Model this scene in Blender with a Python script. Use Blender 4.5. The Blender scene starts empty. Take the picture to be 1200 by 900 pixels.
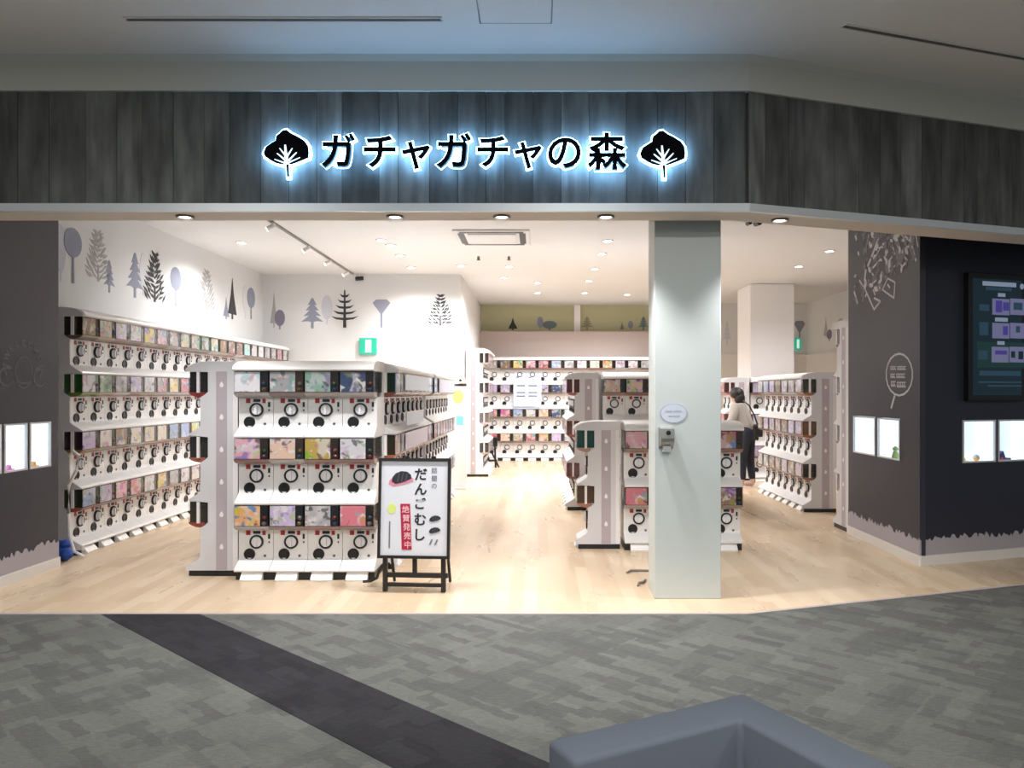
import bpy, bmesh, math, random
from mathutils import Vector, Matrix
R = math.radians
scn = bpy.context.scene
C = scn.collection
rng = random.Random(7)

# ------------------------------------------------------------------ camera, world, exposure
cam = bpy.data.cameras.new('camera')
cam.sensor_width = 36.0
cam.lens = 27.0
cam.shift_x = -0.025
cam.shift_y = 0.0083
cam.clip_start = 0.05
camo = bpy.data.objects.new('camera', cam)
camo.location = (0, 0, 1.5)
camo.rotation_euler = (R(90), 0, 0)
C.objects.link(camo)
scn.camera = camo

world = bpy.data.worlds.new('world')
scn.world = world
world.use_nodes = True
world.node_tree.nodes['Background'].inputs[0].default_value = (0.88, 0.94, 1.0, 1)
world.node_tree.nodes['Background'].inputs[1].default_value = 0.20

scn.view_settings.view_transform = 'Standard'
scn.view_settings.look = 'None'
scn.view_settings.gamma = 1
scn.view_settings.use_curve_mapping = False
scn.view_settings.exposure = 0.0

SPOT_W = 122.0      # shop ceiling downlights
TRACK_W = 32.0     # track heads washing the mural wall
SOFFIT_W = 120.0    # downlights under the fascia
MALL_W = 115.0     # concourse ceiling lamps, outside the picture


def lamp(kind, name, loc, energy, color=(1, 1, 1), size=0.1, cone=None, blend=0.5, rot=(0, 0, 0), sy=None):
    l = bpy.data.lights.new(name, kind)
    l.energy = energy
    l.color = color
    if kind == 'AREA':
        l.shape = 'RECTANGLE'
        l.size = size
        l.size_y = sy or size
    else:
        l.shadow_soft_size = size
    if kind == 'SPOT':
        l.spot_size = cone
        l.spot_blend = blend
    o = bpy.data.objects.new(name, l)
    o.location = loc
    o.rotation_euler = rot
    C.objects.link(o)
    return o

# the concourse ceiling lamps, above and behind the camera, in the plane of its ceiling
for ly in (-3.2, .4):
    for lx in (-3.6, 0.4, 4.4):
        lamp('AREA', 'concourse_ceiling_offscreen', (lx, ly, 3.74), MALL_W, (1.0, 0.975, 0.93), 1.2, sy=0.6)

# ------------------------------------------------------------------ materials
def mat(name, col=(.8, .8, .8), rough=.5, metal=0, spec=.5, emit=None, estr=0, alpha=None):
    m = bpy.data.materials.new(name)
    m.use_nodes = True
    b = m.node_tree.nodes['Principled BSDF']
    b.inputs['Base Color'].default_value = (*col, 1)
    b.inputs['Roughness'].default_value = rough
    b.inputs['Metallic'].default_value = metal
    b.inputs['Specular IOR Level'].default_value = spec
    if emit:
        b.inputs['Emission Color'].default_value = (*emit, 1)
        b.inputs['Emission Strength'].default_value = estr
    return m


class NT:
    def __init__(s, m):
        s.t = m.node_tree
        s.b = s.t.nodes['Principled BSDF']

    def n(s, typ, **kw):
        nd = s.t.nodes.new(typ)
        for k, v in kw.items():
            if k.startswith('i_'):
                nd.inputs[k[2:].replace('_', ' ')].default_value = v
            else:
                setattr(nd, k, v)
        return nd

    def l(s, a, b):
        s.t.links.new(a, b)

    def math(s, op, a, b=None, clamp=False):
        nd = s.t.nodes.new('ShaderNodeMath')
        nd.operation = op
        nd.use_clamp = clamp
        for i, v in enumerate((a, b)):
            if v is None:
                continue
            if isinstance(v, (int, float)):
                nd.inputs[i].default_value = v
            else:
                s.l(v, nd.inputs[i])
        return nd.outputs[0]

    def mix(s, f, a, b, blend='MIX'):
        nd = s.t.nodes.new('ShaderNodeMix')
        nd.data_type = 'RGBA'
        nd.blend_type = blend
        for i, v in ((0, f), (6, a), (7, b)):
            if isinstance(v, (int, float)):
                nd.inputs[i].default_value = v
            elif isinstance(v, tuple):
                nd.inputs[i].default_value = (*v, 1)
            else:
                s.l(v, nd.inputs[i])
        return nd.outputs[2]

    def ramp(s, f, stops, interp='LINEAR'):
        nd = s.t.nodes.new('ShaderNodeValToRGB')
        nd.color_ramp.interpolation = interp
        e = nd.color_ramp.elements
        while len(e) < len(stops):
            e.new(0.5)
        for i, (p, c) in enumerate(stops):
            e[i].position = p
            e[i].color = (*c, 1) if isinstance(c, tuple) else (c, c, c, 1)
        s.l(f, nd.inputs[0])
        return nd.outputs[0]

    def coords(s, scale=(1, 1, 1), rot=(0, 0, 0), kind='Object', loc=(0, 0, 0)):
        tc = s.t.nodes.new('ShaderNodeTexCoord')
        mp = s.t.nodes.new('ShaderNodeMapping')
        mp.inputs['Scale'].default_value = scale
        mp.inputs['Rotation'].default_value = rot
        mp.inputs['Location'].default_value = loc
        s.l(tc.outputs[kind], mp.inputs[0])
        return mp.outputs[0]


M = {}
M['white'] = mat('white_plastic', (.84, .83, .83), .32)
M['body'] = mat('machine_white', (.80, .79, .79), .30)
M['cap'] = mat('cap_white', (.86, .85, .84), .35)
M['panel'] = mat('panel_grey', (.66, .65, .68), .45)
M['panel_edge'] = mat('panel_edge_white', (.82, .80, .81), .45)
M['stripe'] = mat('panel_mauve', (.46, .40, .44), .5)
M['black'] = mat('black_plastic', (.008, .008, .010), .4)
M['blackmetal'] = mat('black_metal', (.012, .011, .012), .42)
M['redsticker'] = mat('red_sticker', (.36, .02, .03), .5)
M['darklabel'] = mat('dark_label', (.02, .02, .03), .5)
M['greymark'] = mat('grey_mark', (.10, .10, .11), .5)
M['knob'] = mat('knob_white', (.80, .80, .84), .25)
M['wallwhite'] = mat('shop_wall_white', (.70, .705, .71), .7)
M['ceilwhite'] = mat('shop_ceiling_white', (.70, .70, .70), .75)
M['mallceil'] = mat('mall_ceiling_paint', (.78, .765, .735), .8)
M['band'] = mat('bulkhead_paint', (.62, .625, .57), .75)
M['lip'] = mat('pale_metal_lip', (.70, .74, .77), .35, .3)
M['soffit'] = mat('soffit_paint', (.66, .60, .54), .7)
M['slot'] = mat('slot_dark', (.10, .095, .09), .6)
M['charcoal'] = mat('charcoal_paint', (.025, .027, .044), .42)
M['grass'] = mat('grass_print_grey', (.40, .37, .40), .6)
M['baseboard'] = mat('baseboard_white', (.74, .71, .68), .5)
M['chalk'] = mat('chalk_grey', (.66, .65, .70), .8)
M['chalkdim'] = mat('chalk_dim', (.20, .195, .22), .8)
M['pillar'] = mat('pillar_pale_green', (.60, .66, .655), .42)
M['olive'] = mat('olive_wall', (.52, .52, .33), .7)
M['taupe'] = mat('taupe_bulkhead', (.50, .42, .40), .7)
M['column'] = mat('column_white', (.88, .86, .87), .55)
M['steel'] = mat('brushed_steel', (.30, .31, .30), .4, .5)
M['green'] = mat('exit_green', (.02, .36, .24), .4, emit=(.04, .62, .40), estr=.35)
M['exitpale'] = mat('exit_pale', (.7, .95, .9), .4, emit=(.7, 1, .9), estr=.55)
M['lens'] = mat('lamp_lens', (1, 1, 1), .4, emit=(1, .95, .88), estr=14)
M['trimring'] = mat('lamp_trim', (.62, .58, .55), .5)
M['trimdark'] = mat('lamp_trim_dark', (.20, .18, .17), .5)
M['caselight'] = mat('case_light', (.9, .95, 1), .5, emit=(.74, .90, 1.0), estr=.55)
M['caseframe'] = mat('case_frame', (.70, .69, .72), .3, .2)
M['sofa'] = mat('sofa_fabric', (.078, .092, .118), .85)
M['lettercore'] = mat('letter_black', (.004, .004, .007), .8, spec=.1)
M['letterglow'] = mat('letter_backlight', (1, 1, 1), .5, emit=(.26, .58, 1.0), estr=17)
M['branch'] = mat('emblem_branch', (.9, .95, 1), .5, emit=(.6, .8, 1.0), estr=1.6)
M['poster'] = mat('poster_pale', (.72, .74, .80), .3)
M['ink'] = mat('poster_ink', (.02, .02, .03), .6)
M['inkgrey'] = mat('poster_grey_ink', (.17, .185, .23), .6)
M['bugpink'] = mat('poster_pink', (.75, .25, .35), .6)
M['banner'] = mat('banner_red', (.42, .012, .05), .6)
M['bannertext'] = mat('banner_text', (.85, .50, .55), .6)
M['lime'] = mat('lime_print', (.68, .78, .22), .6)
M['teal'] = mat('teal_print', (.20, .72, .70), .6)
M['tray'] = mat('tray_base', (.3, .2, .18), .3)
M['skin'] = mat('skin', (.62, .40, .30), .6)
M['hair'] = mat('hair_black', (.010, .008, .008), .5)
M['jacket'] = mat('jacket_grey_beige', (.40, .365, .33), .85)
M['trousers'] = mat('trousers_navy', (.014, .016, .030), .8)
M['shoe'] = mat('shoe_pale', (.55, .38, .34), .7)
M['blue'] = mat('blue_cloth', (.02, .07, .36), .8)
M['screenbezel'] = mat('screen_bezel', (.006, .006, .008), .3)
M['screen'] = mat('screen_teal', (.005, .010, .014), .25, emit=(.0025, .011, .018), estr=1.0)
M['scrgreen'] = mat('screen_green', (.01, .02, .02), .3, emit=(.003, .022, .022), estr=1.0)
M['scrlilac'] = mat('screen_lilac', (.05, .05, .06), .3, emit=(.11, .11, .21), estr=1.0)
M['scrblue'] = mat('screen_violet', (.02, .02, .03), .3, emit=(.04, .03, .19), estr=1.0)
M['scrwhite'] = mat('screen_white', (.05, .05, .06), .3, emit=(.17, .21, .28), estr=1.0)
M['scrline'] = mat('screen_line', (.02, .03, .04), .3, emit=(.010, .035, .055), estr=1.0)
M['notice'] = mat('notice_lit', (.9, .95, 1), .4, emit=(.50, .70, 1.0), estr=.9)
M['noticetext'] = mat('notice_text', (.22, .26, .36), .5)
M['promo'] = mat('promo_blue', (.72, .83, .97), .3)
M['promolilac'] = mat('promo_lilac', (.76, .73, .90), .3)
M['sticker'] = mat('pillar_sticker', (.62, .68, .78), .5)
M['stickerline'] = mat('pillar_sticker_line', (.40, .46, .58), .5)
for k, c in dict(slate=(.26, .28, .36), pale=(.55, .57, .64), ink=(.04, .04, .045), grey=(.40, .39, .39),
                 mist=(.66, .66, .70), plum=(.22, .20, .27), brown=(.30, .26, .17), deep=(.16, .21, .22)).items():
    M['print_' + k] = mat('mural_' + k, c, .75)
for k, c in dict(red=(.6, .05, .05), orange=(.85, .38, .08), yellow=(.85, .75, .18), pink=(.85, .25, .55), navy=(.03, .07, .20), green=(.22, .32, .08)).items():
    M['toy_' + k] = mat('toy_' + k, c, .35)

# wood floor
m = mat('oak_floor', rough=.30)
t = NT(m)
co = t.coords((1, 1, 1), (0, 0, R(90)))
br = t.n('ShaderNodeTexBrick', i_Scale=1.0, i_Mortar_Size=.0022, i_Mortar_Smooth=.2, i_Bias=0.0, i_Brick_Width=1.1, i_Row_Height=.105)
br.offset = .37
br.inputs['Color1'].default_value = (.0, .0, .0, 1)
br.inputs['Color2'].default_value = (1, 1, 1, 1)
br.inputs['Mortar'].default_value = (.35, .35, .35, 1)
t.l(co, br.inputs['Vector'])
ns = t.n('ShaderNodeTexNoise', i_Scale=3.0, i_Detail=5.0)
t.l(t.coords((1.2, .25, 1), (0, 0, R(90))), ns.inputs['Vector'])
ns2 = t.n('ShaderNodeTexNoise', i_Scale=22.0, i_Detail=3.0)
t.l(t.coords((.12, 1.2, 1), (0, 0, R(90))), ns2.inputs['Vector'])
c1 = t.mix(br.outputs['Color'], (.63, .47, .31), (.75, .60, .43))
c2 = t.mix(t.math('MULTIPLY', ns2.outputs[0], .10), c1, (.50, .35, .20))
t.l(c2, t.b.inputs['Base Color'])
rg = t.ramp(ns.outputs[0], [(.3, .24), (.7, .38)])
t.l(rg, t.b.inputs['Roughness'])
bp = t.n('ShaderNodeBump', i_Strength=.08, i_Distance=.002)
t.l(br.outputs['Fac'], bp.inputs['Height'])
bp.invert = True
t.l(bp.outputs[0], t.b.inputs['Normal'])
M['oak'] = m

# carpets: patches woven on the diagonal of the dark stripe
def carpet(name, base, dark, light, amount, dirang):
    m = mat(name, rough=.95, spec=.15)
    t = NT(m)
    wob = t.n('ShaderNodeTexNoise', i_Scale=14.0, i_Detail=2.0)
    t.l(t.coords((1, 1, 1)), wob.inputs['Vector'])
    prev = base
    for k, (bw, rh, rot, ex, thr, colr, am) in enumerate(((.30, .11, dirang, 3.1, .66, dark, .8), (.34, .085, dirang + R(90), 11.3, .74, dark, .7), (.26, .13, dirang, 23.7, .66, light, .8),
                                                          (.24, .06, dirang, 37.9, .74, dark, .9), (.42, .20, dirang + R(90), 51.2, .72, dark, .45))):
        v = t.n('ShaderNodeTexBrick', i_Scale=1.0, i_Mortar_Size=.0, i_Brick_Width=bw, i_Row_Height=rh)
        v.offset = .43
        v.inputs['Color1'].default_value = (0, 0, 0, 1)
        v.inputs['Color2'].default_value = (1, 1, 1, 1)
        ad = t.n('ShaderNodeVectorMath', operation='MULTIPLY_ADD')
        ad.inputs[1].default_value = (.05, .05, 0)
        t.l(wob.outputs['Color'], ad.inputs[0])
        t.l(t.coords((1, 1, 1), (0, 0, rot), loc=(ex, ex * .7, 0)), ad.inputs[2])
        t.l(ad.outputs[0], v.inputs['Vector'])
        f = t.math('MULTIPLY', t.math('SUBTRACT', v.outputs['Color'], thr), 9, True)
        prev = t.mix(t.math('MULTIPLY', f, amount * am), prev, colr)
    fine = t.n('ShaderNodeTexNoise', i_Scale=150.0, i_Detail=2.0)
    t.l(t.coords((1, 1, 1)), fine.inputs['Vector'])
    big = t.n('ShaderNodeTexNoise', i_Scale=26.0, i_Detail=3.0)
    t.l(t.coords((1, 3, 1), (0, 0, dirang)), big.inputs['Vector'])
    prev = t.mix(.22, prev, t.ramp(fine.outputs[0], [(.3, .25), (.7, .75)]), 'OVERLAY')
    prev = t.mix(.18, prev, t.ramp(big.outputs[0], [(.35, .25), (.65, .75)]), 'OVERLAY')
    t.l(prev, t.b.inputs['Base Color'])
    bp = t.n('ShaderNodeBump', i_Strength=.35, i_Distance=.004)
    t.l(fine.outputs[0], bp.inputs['Height'])
    t.l(bp.outputs[0], t.b.inputs['Normal'])
    return m
M['carpet'] = carpet('grey_carpet', (.142, .144, .134), (.096, .098, .094), (.165, .168, .155), .8, R(41.5))
M['stripecarpet'] = carpet('charcoal_carpet', (.033, .032, .037), (.024, .023, .027), (.045, .044, .050), .7, R(41.5))

# fascia boards
m = mat('grey_board', rough=.62, spec=.3)
t = NT(m)
oi = t.n('ShaderNodeObjectInfo')
vm = t.n('ShaderNodeVectorMath', operation='ADD')
t.l(t.coords((.75, 1, .9)), vm.inputs[0])
cx = t.n('ShaderNodeCombineXYZ')
t.l(t.math('MULTIPLY', oi.outputs['Random'], 91.0), cx.inputs[0])
t.l(t.math('MULTIPLY', oi.outputs['Random'], 37.0), cx.inputs[2])
t.l(cx.outputs[0], vm.inputs[1])
g1 = t.n('ShaderNodeTexNoise', i_Scale=2.2, i_Detail=4.0)
t.l(vm.outputs[0], g1.inputs['Vector'])
mp = t.n('ShaderNodeMapping')
mp.inputs['Scale'].default_value = (2.6, 1, .8)
t.l(vm.outputs[0], mp.inputs[0])
g2 = t.n('ShaderNodeTexNoise', i_Scale=1.6, i_Detail=3.0, i_Roughness=.5)
t.l(mp.outputs[0], g2.inputs['Vector'])
base = t.mix(oi.outputs['Random'], (.082, .087, .085), (.165, .174, .167))
c = t.mix(.7, base, t.ramp(g1.outputs[0], [(.3, .25), (.72, .75)]), 'OVERLAY')
c = t.mix(.55, c, t.ramp(g2.outputs[0], [(.3, .25), (.7, .75)]), 'OVERLAY')
t.l(c, t.b.inputs['Base Color'])
bp = t.n('ShaderNodeBump', i_Strength=.25, i_Distance=.003)
t.l(g2.outputs[0], bp.inputs['Height'])
t.l(bp.outputs[0], t.b.inputs['Normal'])
M['board'] = m

# printed display cards: own colour for every card, abstract blobs on it
m = mat('display_card', rough=.35)
t = NT(m)
oi = t.n('ShaderNodeObjectInfo')
cx = t.n('ShaderNodeCombineXYZ')
t.l(t.math('MULTIPLY', oi.outputs['Random'], 71.0), cx.inputs[0])
t.l(t.math('MULTIPLY', oi.outputs['Random'], 13.0), cx.inputs[2])
vm = t.n('ShaderNodeVectorMath', operation='ADD')
t.l(t.coords((1, 1, 1)), vm.inputs[0])
t.l(cx.outputs[0], vm.inputs[1])
def blob(scale, off, thr, hard=14):
    nd = t.n('ShaderNodeTexNoise', i_Scale=scale, i_Detail=1.0, i_Distortion=.6)
    ad = t.n('ShaderNodeVectorMath', operation='ADD')
    ad.inputs[1].default_value = (off, 0, off * .6)
    t.l(vm.outputs[0], ad.inputs[0])
    t.l(ad.outputs[0], nd.inputs['Vector'])
    return t.math('MULTIPLY', t.math('SUBTRACT', nd.outputs[0], thr), hard, True)
def hue(off, sat, val):
    hs = t.n('ShaderNodeHueSaturation', i_Saturation=sat, i_Value=val)
    t.l(t.math('FRACT', t.math('ADD', t.math('MULTIPLY', oi.outputs['Random'], 1.7), off)), hs.inputs['Hue'])
    t.l(t.mix(.5, oi.outputs['Color'], (.62, .30, .22)), hs.inputs['Color'])
    return hs.outputs[0]
c = t.mix(t.math('MULTIPLY', blob(7, 3.3, .52), .55), oi.outputs['Color'], (.74, .72, .75))
c = t.mix(t.math('MULTIPLY', blob(10, 9.1, .56), .85), c, hue(.31, 1.3, .9))
c = t.mix(t.math('MULTIPLY', blob(12, 21.7, .59), .85), c, hue(.77, 1.25, .8))
c = t.mix(t.math('MULTIPLY', blob(15, 33.9, .61), .8), c, (.07, .05, .06))
c = t.mix(t.math('MULTIPLY', blob(18, 47.2, .62), .8), c, (.80, .79, .80))
t.l(c, t.b.inputs['Base Color'])
M['card'] = m

# anything that takes its own colour from the object
def objcol(name, rough, spec=.5):
    m = mat(name, rough=rough, spec=spec)
    t = NT(m)
    oi = t.n('ShaderNodeObjectInfo')
    t.l(oi.outputs['Color'], t.b.inputs['Base Color'])
    return m
M['hopper'] = objcol('hopper_dark', .25)
M['trayc'] = objcol('tray_plastic', .25)
M['capsule'] = objcol('capsule_plastic', .2)

# clear covers and panes: thin acrylic
m = bpy.data.materials.new('clear_acrylic')
m.use_nodes = True
nt = m.node_tree
nt.nodes.clear()
o_ = nt.nodes.new('ShaderNodeOutputMaterial')
mx = nt.nodes.new('ShaderNodeMixShader')
tr = nt.nodes.new('ShaderNodeBsdfTransparent')
tr.inputs[0].default_value = (.97, .97, .97, 1)
gl = nt.nodes.new('ShaderNodeBsdfGlossy')
gl.inputs['Roughness'].default_value = .08
fr = nt.nodes.new('ShaderNodeLayerWeight')
fr.inputs[0].default_value = .5
pw = nt.nodes.new('ShaderNodeMath')
pw.operation = 'POWER'
pw.inputs[1].default_value = 4.0
nt.links.new(fr.outputs['Facing'], pw.inputs[0])
ma = nt.nodes.new('ShaderNodeMath')
ma.operation = 'MULTIPLY_ADD'
ma.inputs[1].default_value = .30
ma.inputs[2].default_value = .025
nt.links.new(pw.outputs[0], ma.inputs[0])
nt.links.new(ma.outputs[0], mx.inputs[0])
nt.links.new(tr.outputs[0], mx.inputs[1])
nt.links.new(gl.outputs[0], mx.inputs[2])
nt.links.new(mx.outputs[0], o_.inputs[0])
M['clear'] = m

# ------------------------------------------------------------------ mesh helpers
class MB:
    def __init__(s):
        s.v, s.f = [], []

    def add(s, v, f):
        n = len(s.v)
        s.v += [tuple(p) for p in v]
        s.f += [tuple(i + n for i in q) for q in f]
        return s

    def box(s, x0, x1, y0, y1, z0, z1):
        x0, x1 = min(x0, x1), max(x0, x1)
        y0, y1 = min(y0, y1), max(y0, y1)
        z0, z1 = min(z0, z1), max(z0, z1)
        return s.add([(x0, y0, z0), (x1, y0, z0), (x1, y1, z0), (x0, y1, z0), (x0, y0, z1), (x1, y0, z1), (x1, y1, z1), (x0, y1, z1)],
                     [(0, 3, 2, 1), (4, 5, 6, 7), (0, 1, 5, 4), (1, 2, 6, 5), (2, 3, 7, 6), (3, 0, 4, 7)])

    def prism(s, poly, fn, d0, d1):
        """poly: 2-D outline; fn(a, b, d) -> point; extruded from d0 to d1"""
        n = len(poly)
        v = [fn(a, b, d0) for a, b in poly] + [fn(a, b, d1) for a, b in poly]
        f = [tuple(range(n))[::-1], tuple(range(n, 2 * n))]
        f += [(i, (i + 1) % n, n + (i + 1) % n, n + i) for i in range(n)]
        return s.add(v, f)

    def tube(s, pts, r, seg=8, caps=True):
        pts = [Vector(p) for p in pts]
        rs = r if isinstance(r, (list, tuple)) else [r] * len(pts)
        n0 = len(s.v)
        for i, p in enumerate(pts):
            d = (pts[min(i + 1, len(pts) - 1)] - pts[max(i - 1, 0)]).normalized()
            a = d.cross(Vector((0, 0, 1)))
            if a.length < 1e-4:
                a = Vector((1, 0, 0))
            a.normalize()
            b = d.cross(a).normalized()
            for k in range(seg):
                th = 2 * math.pi * k / seg
                s.v.append(tuple(p + (a * math.cos(th) + b * math.sin(th)) * rs[i]))
        for i in range(len(pts) - 1):
            for k in range(seg):
                q = n0 + i * seg
                s.f.append((q + k, q + (k + 1) % seg, q + seg + (k + 1) % seg, q + seg + k))
        if caps:
            s.f.append(tuple(n0 + k for k in range(seg))[::-1])
            e = n0 + (len(pts) - 1) * seg
            s.f.append(tuple(e + k for k in range(seg)))
        return s

    def lathe(s, prof, center=(0, 0, 0), axis='z', seg=20):
        """prof: (radius, height) pairs"""
        n0 = len(s.v)
        cx_, cy_, cz_ = center
        for r, h in prof:
            for k in range(seg):
                th = 2 * math.pi * k / seg
                a, b = r * math.cos(th), r * math.sin(th)
                if axis == 'z':
                    p = (cx_ + a, cy_ + b, cz_ + h)
                elif axis == 'y':           # height towards -y
                    p = (cx_ + a, cy_ - h, cz_ + b)
                else:
                    p = (cx_ + h, cy_ + a, cz_ + b)
                s.v.append(p)
        for i in range(len(prof) - 1):
            for k in range(seg):
                q = n0 + i * seg
                s.f.append((q + k, q + (k + 1) % seg, q + seg + (k + 1) % seg, q + seg + k))
        s.f.append(tuple(n0 + k for k in range(seg))[::-1])
        e = n0 + (len(prof) - 1) * seg
        s.f.append(tuple(e + k for k in range(seg)))
        return s

    def mesh(s, name, material, smooth=False, bevel=0, bseg=2):
        me = bpy.data.meshes.new(name)
        me.from_pydata(s.v, [], s.f)
        bm = bmesh.new()
        bm.from_mesh(me)
        if bevel:
            es = [e for e in bm.edges if len(e.link_faces) == 2 and e.calc_face_angle(0) > .6]
            bmesh.ops.bevel(bm, geom=es, offset=bevel, segments=bseg, affect='EDGES', profile=.5)
        bmesh.ops.recalc_face_normals(bm, faces=bm.faces)
        bm.to_mesh(me)
        bm.free()
        if smooth:
            me.polygons.foreach_set('use_smooth', [True] * len(me.polygons))
            try:
                me.set_sharp_from_angle(angle=R(38))
            except Exception:
                pass
        me.materials.append(M[material] if isinstance(material, str) else material)
        return me


def ob(name, me, parent=None, loc=(0, 0, 0), rz=0, color=None):
    o = bpy.data.objects.new(name, me)
    o.location = loc
    o.rotation_euler = (0, 0, rz)
    if parent:
        o.parent = parent
    if color:
        o.color = (*color, 1)
    C.objects.link(o)
    return o


def tag(o, label, cat, group=None):
    o['label'] = label
    o['category'] = cat
    if group:
        o['group'] = group
    return o


def thing(name, label, cat, loc=(0, 0, 0), rz=0, group=None):
    return tag(ob(name, None, None, loc, rz), label, cat, group)


def struct(name, me, parent=None, loc=(0, 0, 0), rz=0):
    o = ob(name, me, parent, loc, rz)
    if not parent:
        o['kind'] = 'structure'
    return o


def boxes(name, material, lst, bevel=0):
    b = MB()
    for q in lst:
        b.box(*q)
    return b.mesh(name, material, bevel=bevel)


_glyph = {}
def glyph(ch, size, offset=0.0, depth=.002):
    """flat letter standing in the xz plane, centred, front towards -y"""
    k = (ch, size, offset, depth)
    if k in _glyph:
        return _glyph[k]
    cu = bpy.data.curves.new('glyph', 'FONT')
    cu.body = ch
    cu.size = size
    cu.offset = offset
    cu.extrude = depth
    cu.resolution_u = 4
    o = bpy.data.objects.new('glyph', cu)
    C.objects.link(o)
    dg = bpy.context.evaluated_depsgraph_get()
    me = bpy.data.meshes.new_from_object(o.evaluated_get(dg))
    bpy.data.objects.remove(o)
    bpy.data.curves.remove(cu)
    xs = [v.co.x for v in me.vertices]
    ys = [v.co.y for v in me.vertices]
    cx_, cy_ = (min(xs) + max(xs)) / 2, (min(ys) + max(ys)) / 2
    for v in me.vertices:
        v.co = (v.co.x - cx_, -v.co.z, v.co.y - cy_)
    _glyph[k] = me
    return me


def glyph_obj(name, ch, size, material, parent, loc, rz=0, offset=0.0, depth=.002, roty=0):
    me = glyph(ch, size, offset, depth).copy()
    me.materials.clear()
    me.materials.append(M[material])
    o = ob(name, me, parent, loc, rz)
    o.rotation_euler = (0, roty, rz)
    return o

F, HOR, VX, EYE = 900.0, 460.0, 630.0, 1.5
def gx(px, d):            # pixel column at a depth -> world x
    return (px - VX) * d / F
def gz(py, d):
    return EYE + (HOR - py) * d / F

# ------------------------------------------------------------------ setting
FD = 5.19                  # shop front depth
BX = 1.42                  # bend of the shop front
BA = R(18.5)
bc, bs = math.cos(BA), math.sin(BA)
ZC = 3.5                   # shop ceiling
ZS = 2.73                  # underside of the fascia
ZF = 3.53                  # fascia top
ZM = 3.76                  # concourse ceiling
XL = -4.65                 # mural wall
XR = 6.05
def bend(t, off=0.0):      # point along the angled half of the front, off = set back
    return (BX + t * bc - off * bs, FD + t * bs + off * bc)
def front_line(off=0.0, x0=-8.0, t1=7.0):
    k = off * math.tan(BA / 2)
    return [(x0, FD + off), (BX - k, FD + off), bend(t1, off)]

def slab(poly, z0, z1):
    return MB().prism(poly, lambda a, b, d: (a, b, d), z0, z1)

fl = front_line()
struct('floor', slab([(-8, 18.5), (9, 18.5), (9, 7.7)] + fl[::-1], -.05, 0).mesh('floor', 'oak'))
struct('floor_concourse', slab([(-8, -7), (9, -7), (9, fl[2][1])] + fl[::-1], -.05, 0).mesh('floor_concourse', 'carpet'))
fl2 = front_line(.03)
struct('trim_1', slab(fl + fl2[::-1], .0, .004).mesh('trim_1', 'taupe'))
# dark stripe woven across the carpet
a0, a1 = (-2.95, FD), (-2.28, FD)
dr = Vector((2.28, -2.04)).normalized()
L = 14
struct('floor_stripe', slab([a0, a1, (a1[0] + dr.x * L * .85, a1[1] + dr.y * L * .85), (a0[0] + dr.x * L * .88, a0[1] + dr.y * L * .88)], -.002, .0025).mesh('floor_stripe', 'stripecarpet'))

# concourse ceiling, bulkhead band, fascia
fa = front_line(-.02)
struct('ceiling_concourse', slab([(-8, -7), (9, -7), (9, fa[2][1] + .6)] + front_line(.2)[::-1], ZM, ZM + .1).mesh('ceiling_concourse', 'mallceil'))
fb = front_line(.16)
struct('wall_bulkhead', slab(front_line(-.03) + fb[::-1], ZF, ZM + .02).mesh('wall_bulkhead', 'band'))
# cove where ceiling and band meet
cv = [(0, .0), (.0, -.035), (.012, -.022), (.022, -.012), (.035, 0)]
rows = [[(q[0], q[1], ZM + h) for q in front_line(-.03 - o_)] for o_, h in cv]
b = MB()
b.v = [p for r_ in rows for p in r_]
n = len(cv)
for i in range(n):
    for k in range(2):
        b.f.append((i * 3 + k, i * 3 + k + 1, ((i + 1) % n) * 3 + k + 1, ((i + 1) % n) * 3 + k))
struct('trim_2', b.mesh('trim_2', 'band', True))

fas = struct('wall_fascia', slab(front_line(.02) + front_line(.26)[::-1], ZS + .004, ZC + .25).mesh('wall_fascia', M['slot']))
cube = MB().box(-.5, .5, -.5, .5, -.5, .5).mesh('board', 'board')
def boards(p, d, length, rz):
    x = 0.0
    while x < length:
        w = rng.choice((.13, .17, .19, .19, .21, .25))
        w = min(w, length - x)
        if w < .02:
            break
        pr = rng.uniform(0, .007)
        o = ob('board', cube, fas, (p[0] + d[0] * (x + w / 2) + math.sin(rz) * (-.01 + pr) * -1, p[1] + d[1] * (x + w / 2) + (.01 - pr) * math.cos(rz), (ZS + .04 + ZF) / 2), rz)
        o.scale = (w - .003, .024, ZF - ZS - .04)
        x += w
boards((-6.4, FD), (1, 0), BX + 6.4, 0)
boards((BX, FD), (bc, bs), 5.6, BA)
struct('trim_3', slab(front_line(-.03) + front_line(.0)[::-1], ZS - .012, ZS + .042).mesh('trim_3', 'lip'))
struct('ceiling_soffit', slab(front_line(0) + front_line(.27)[::-1], ZS - .008, ZS + .004).mesh('ceiling_soffit', 'soffit'))

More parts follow.
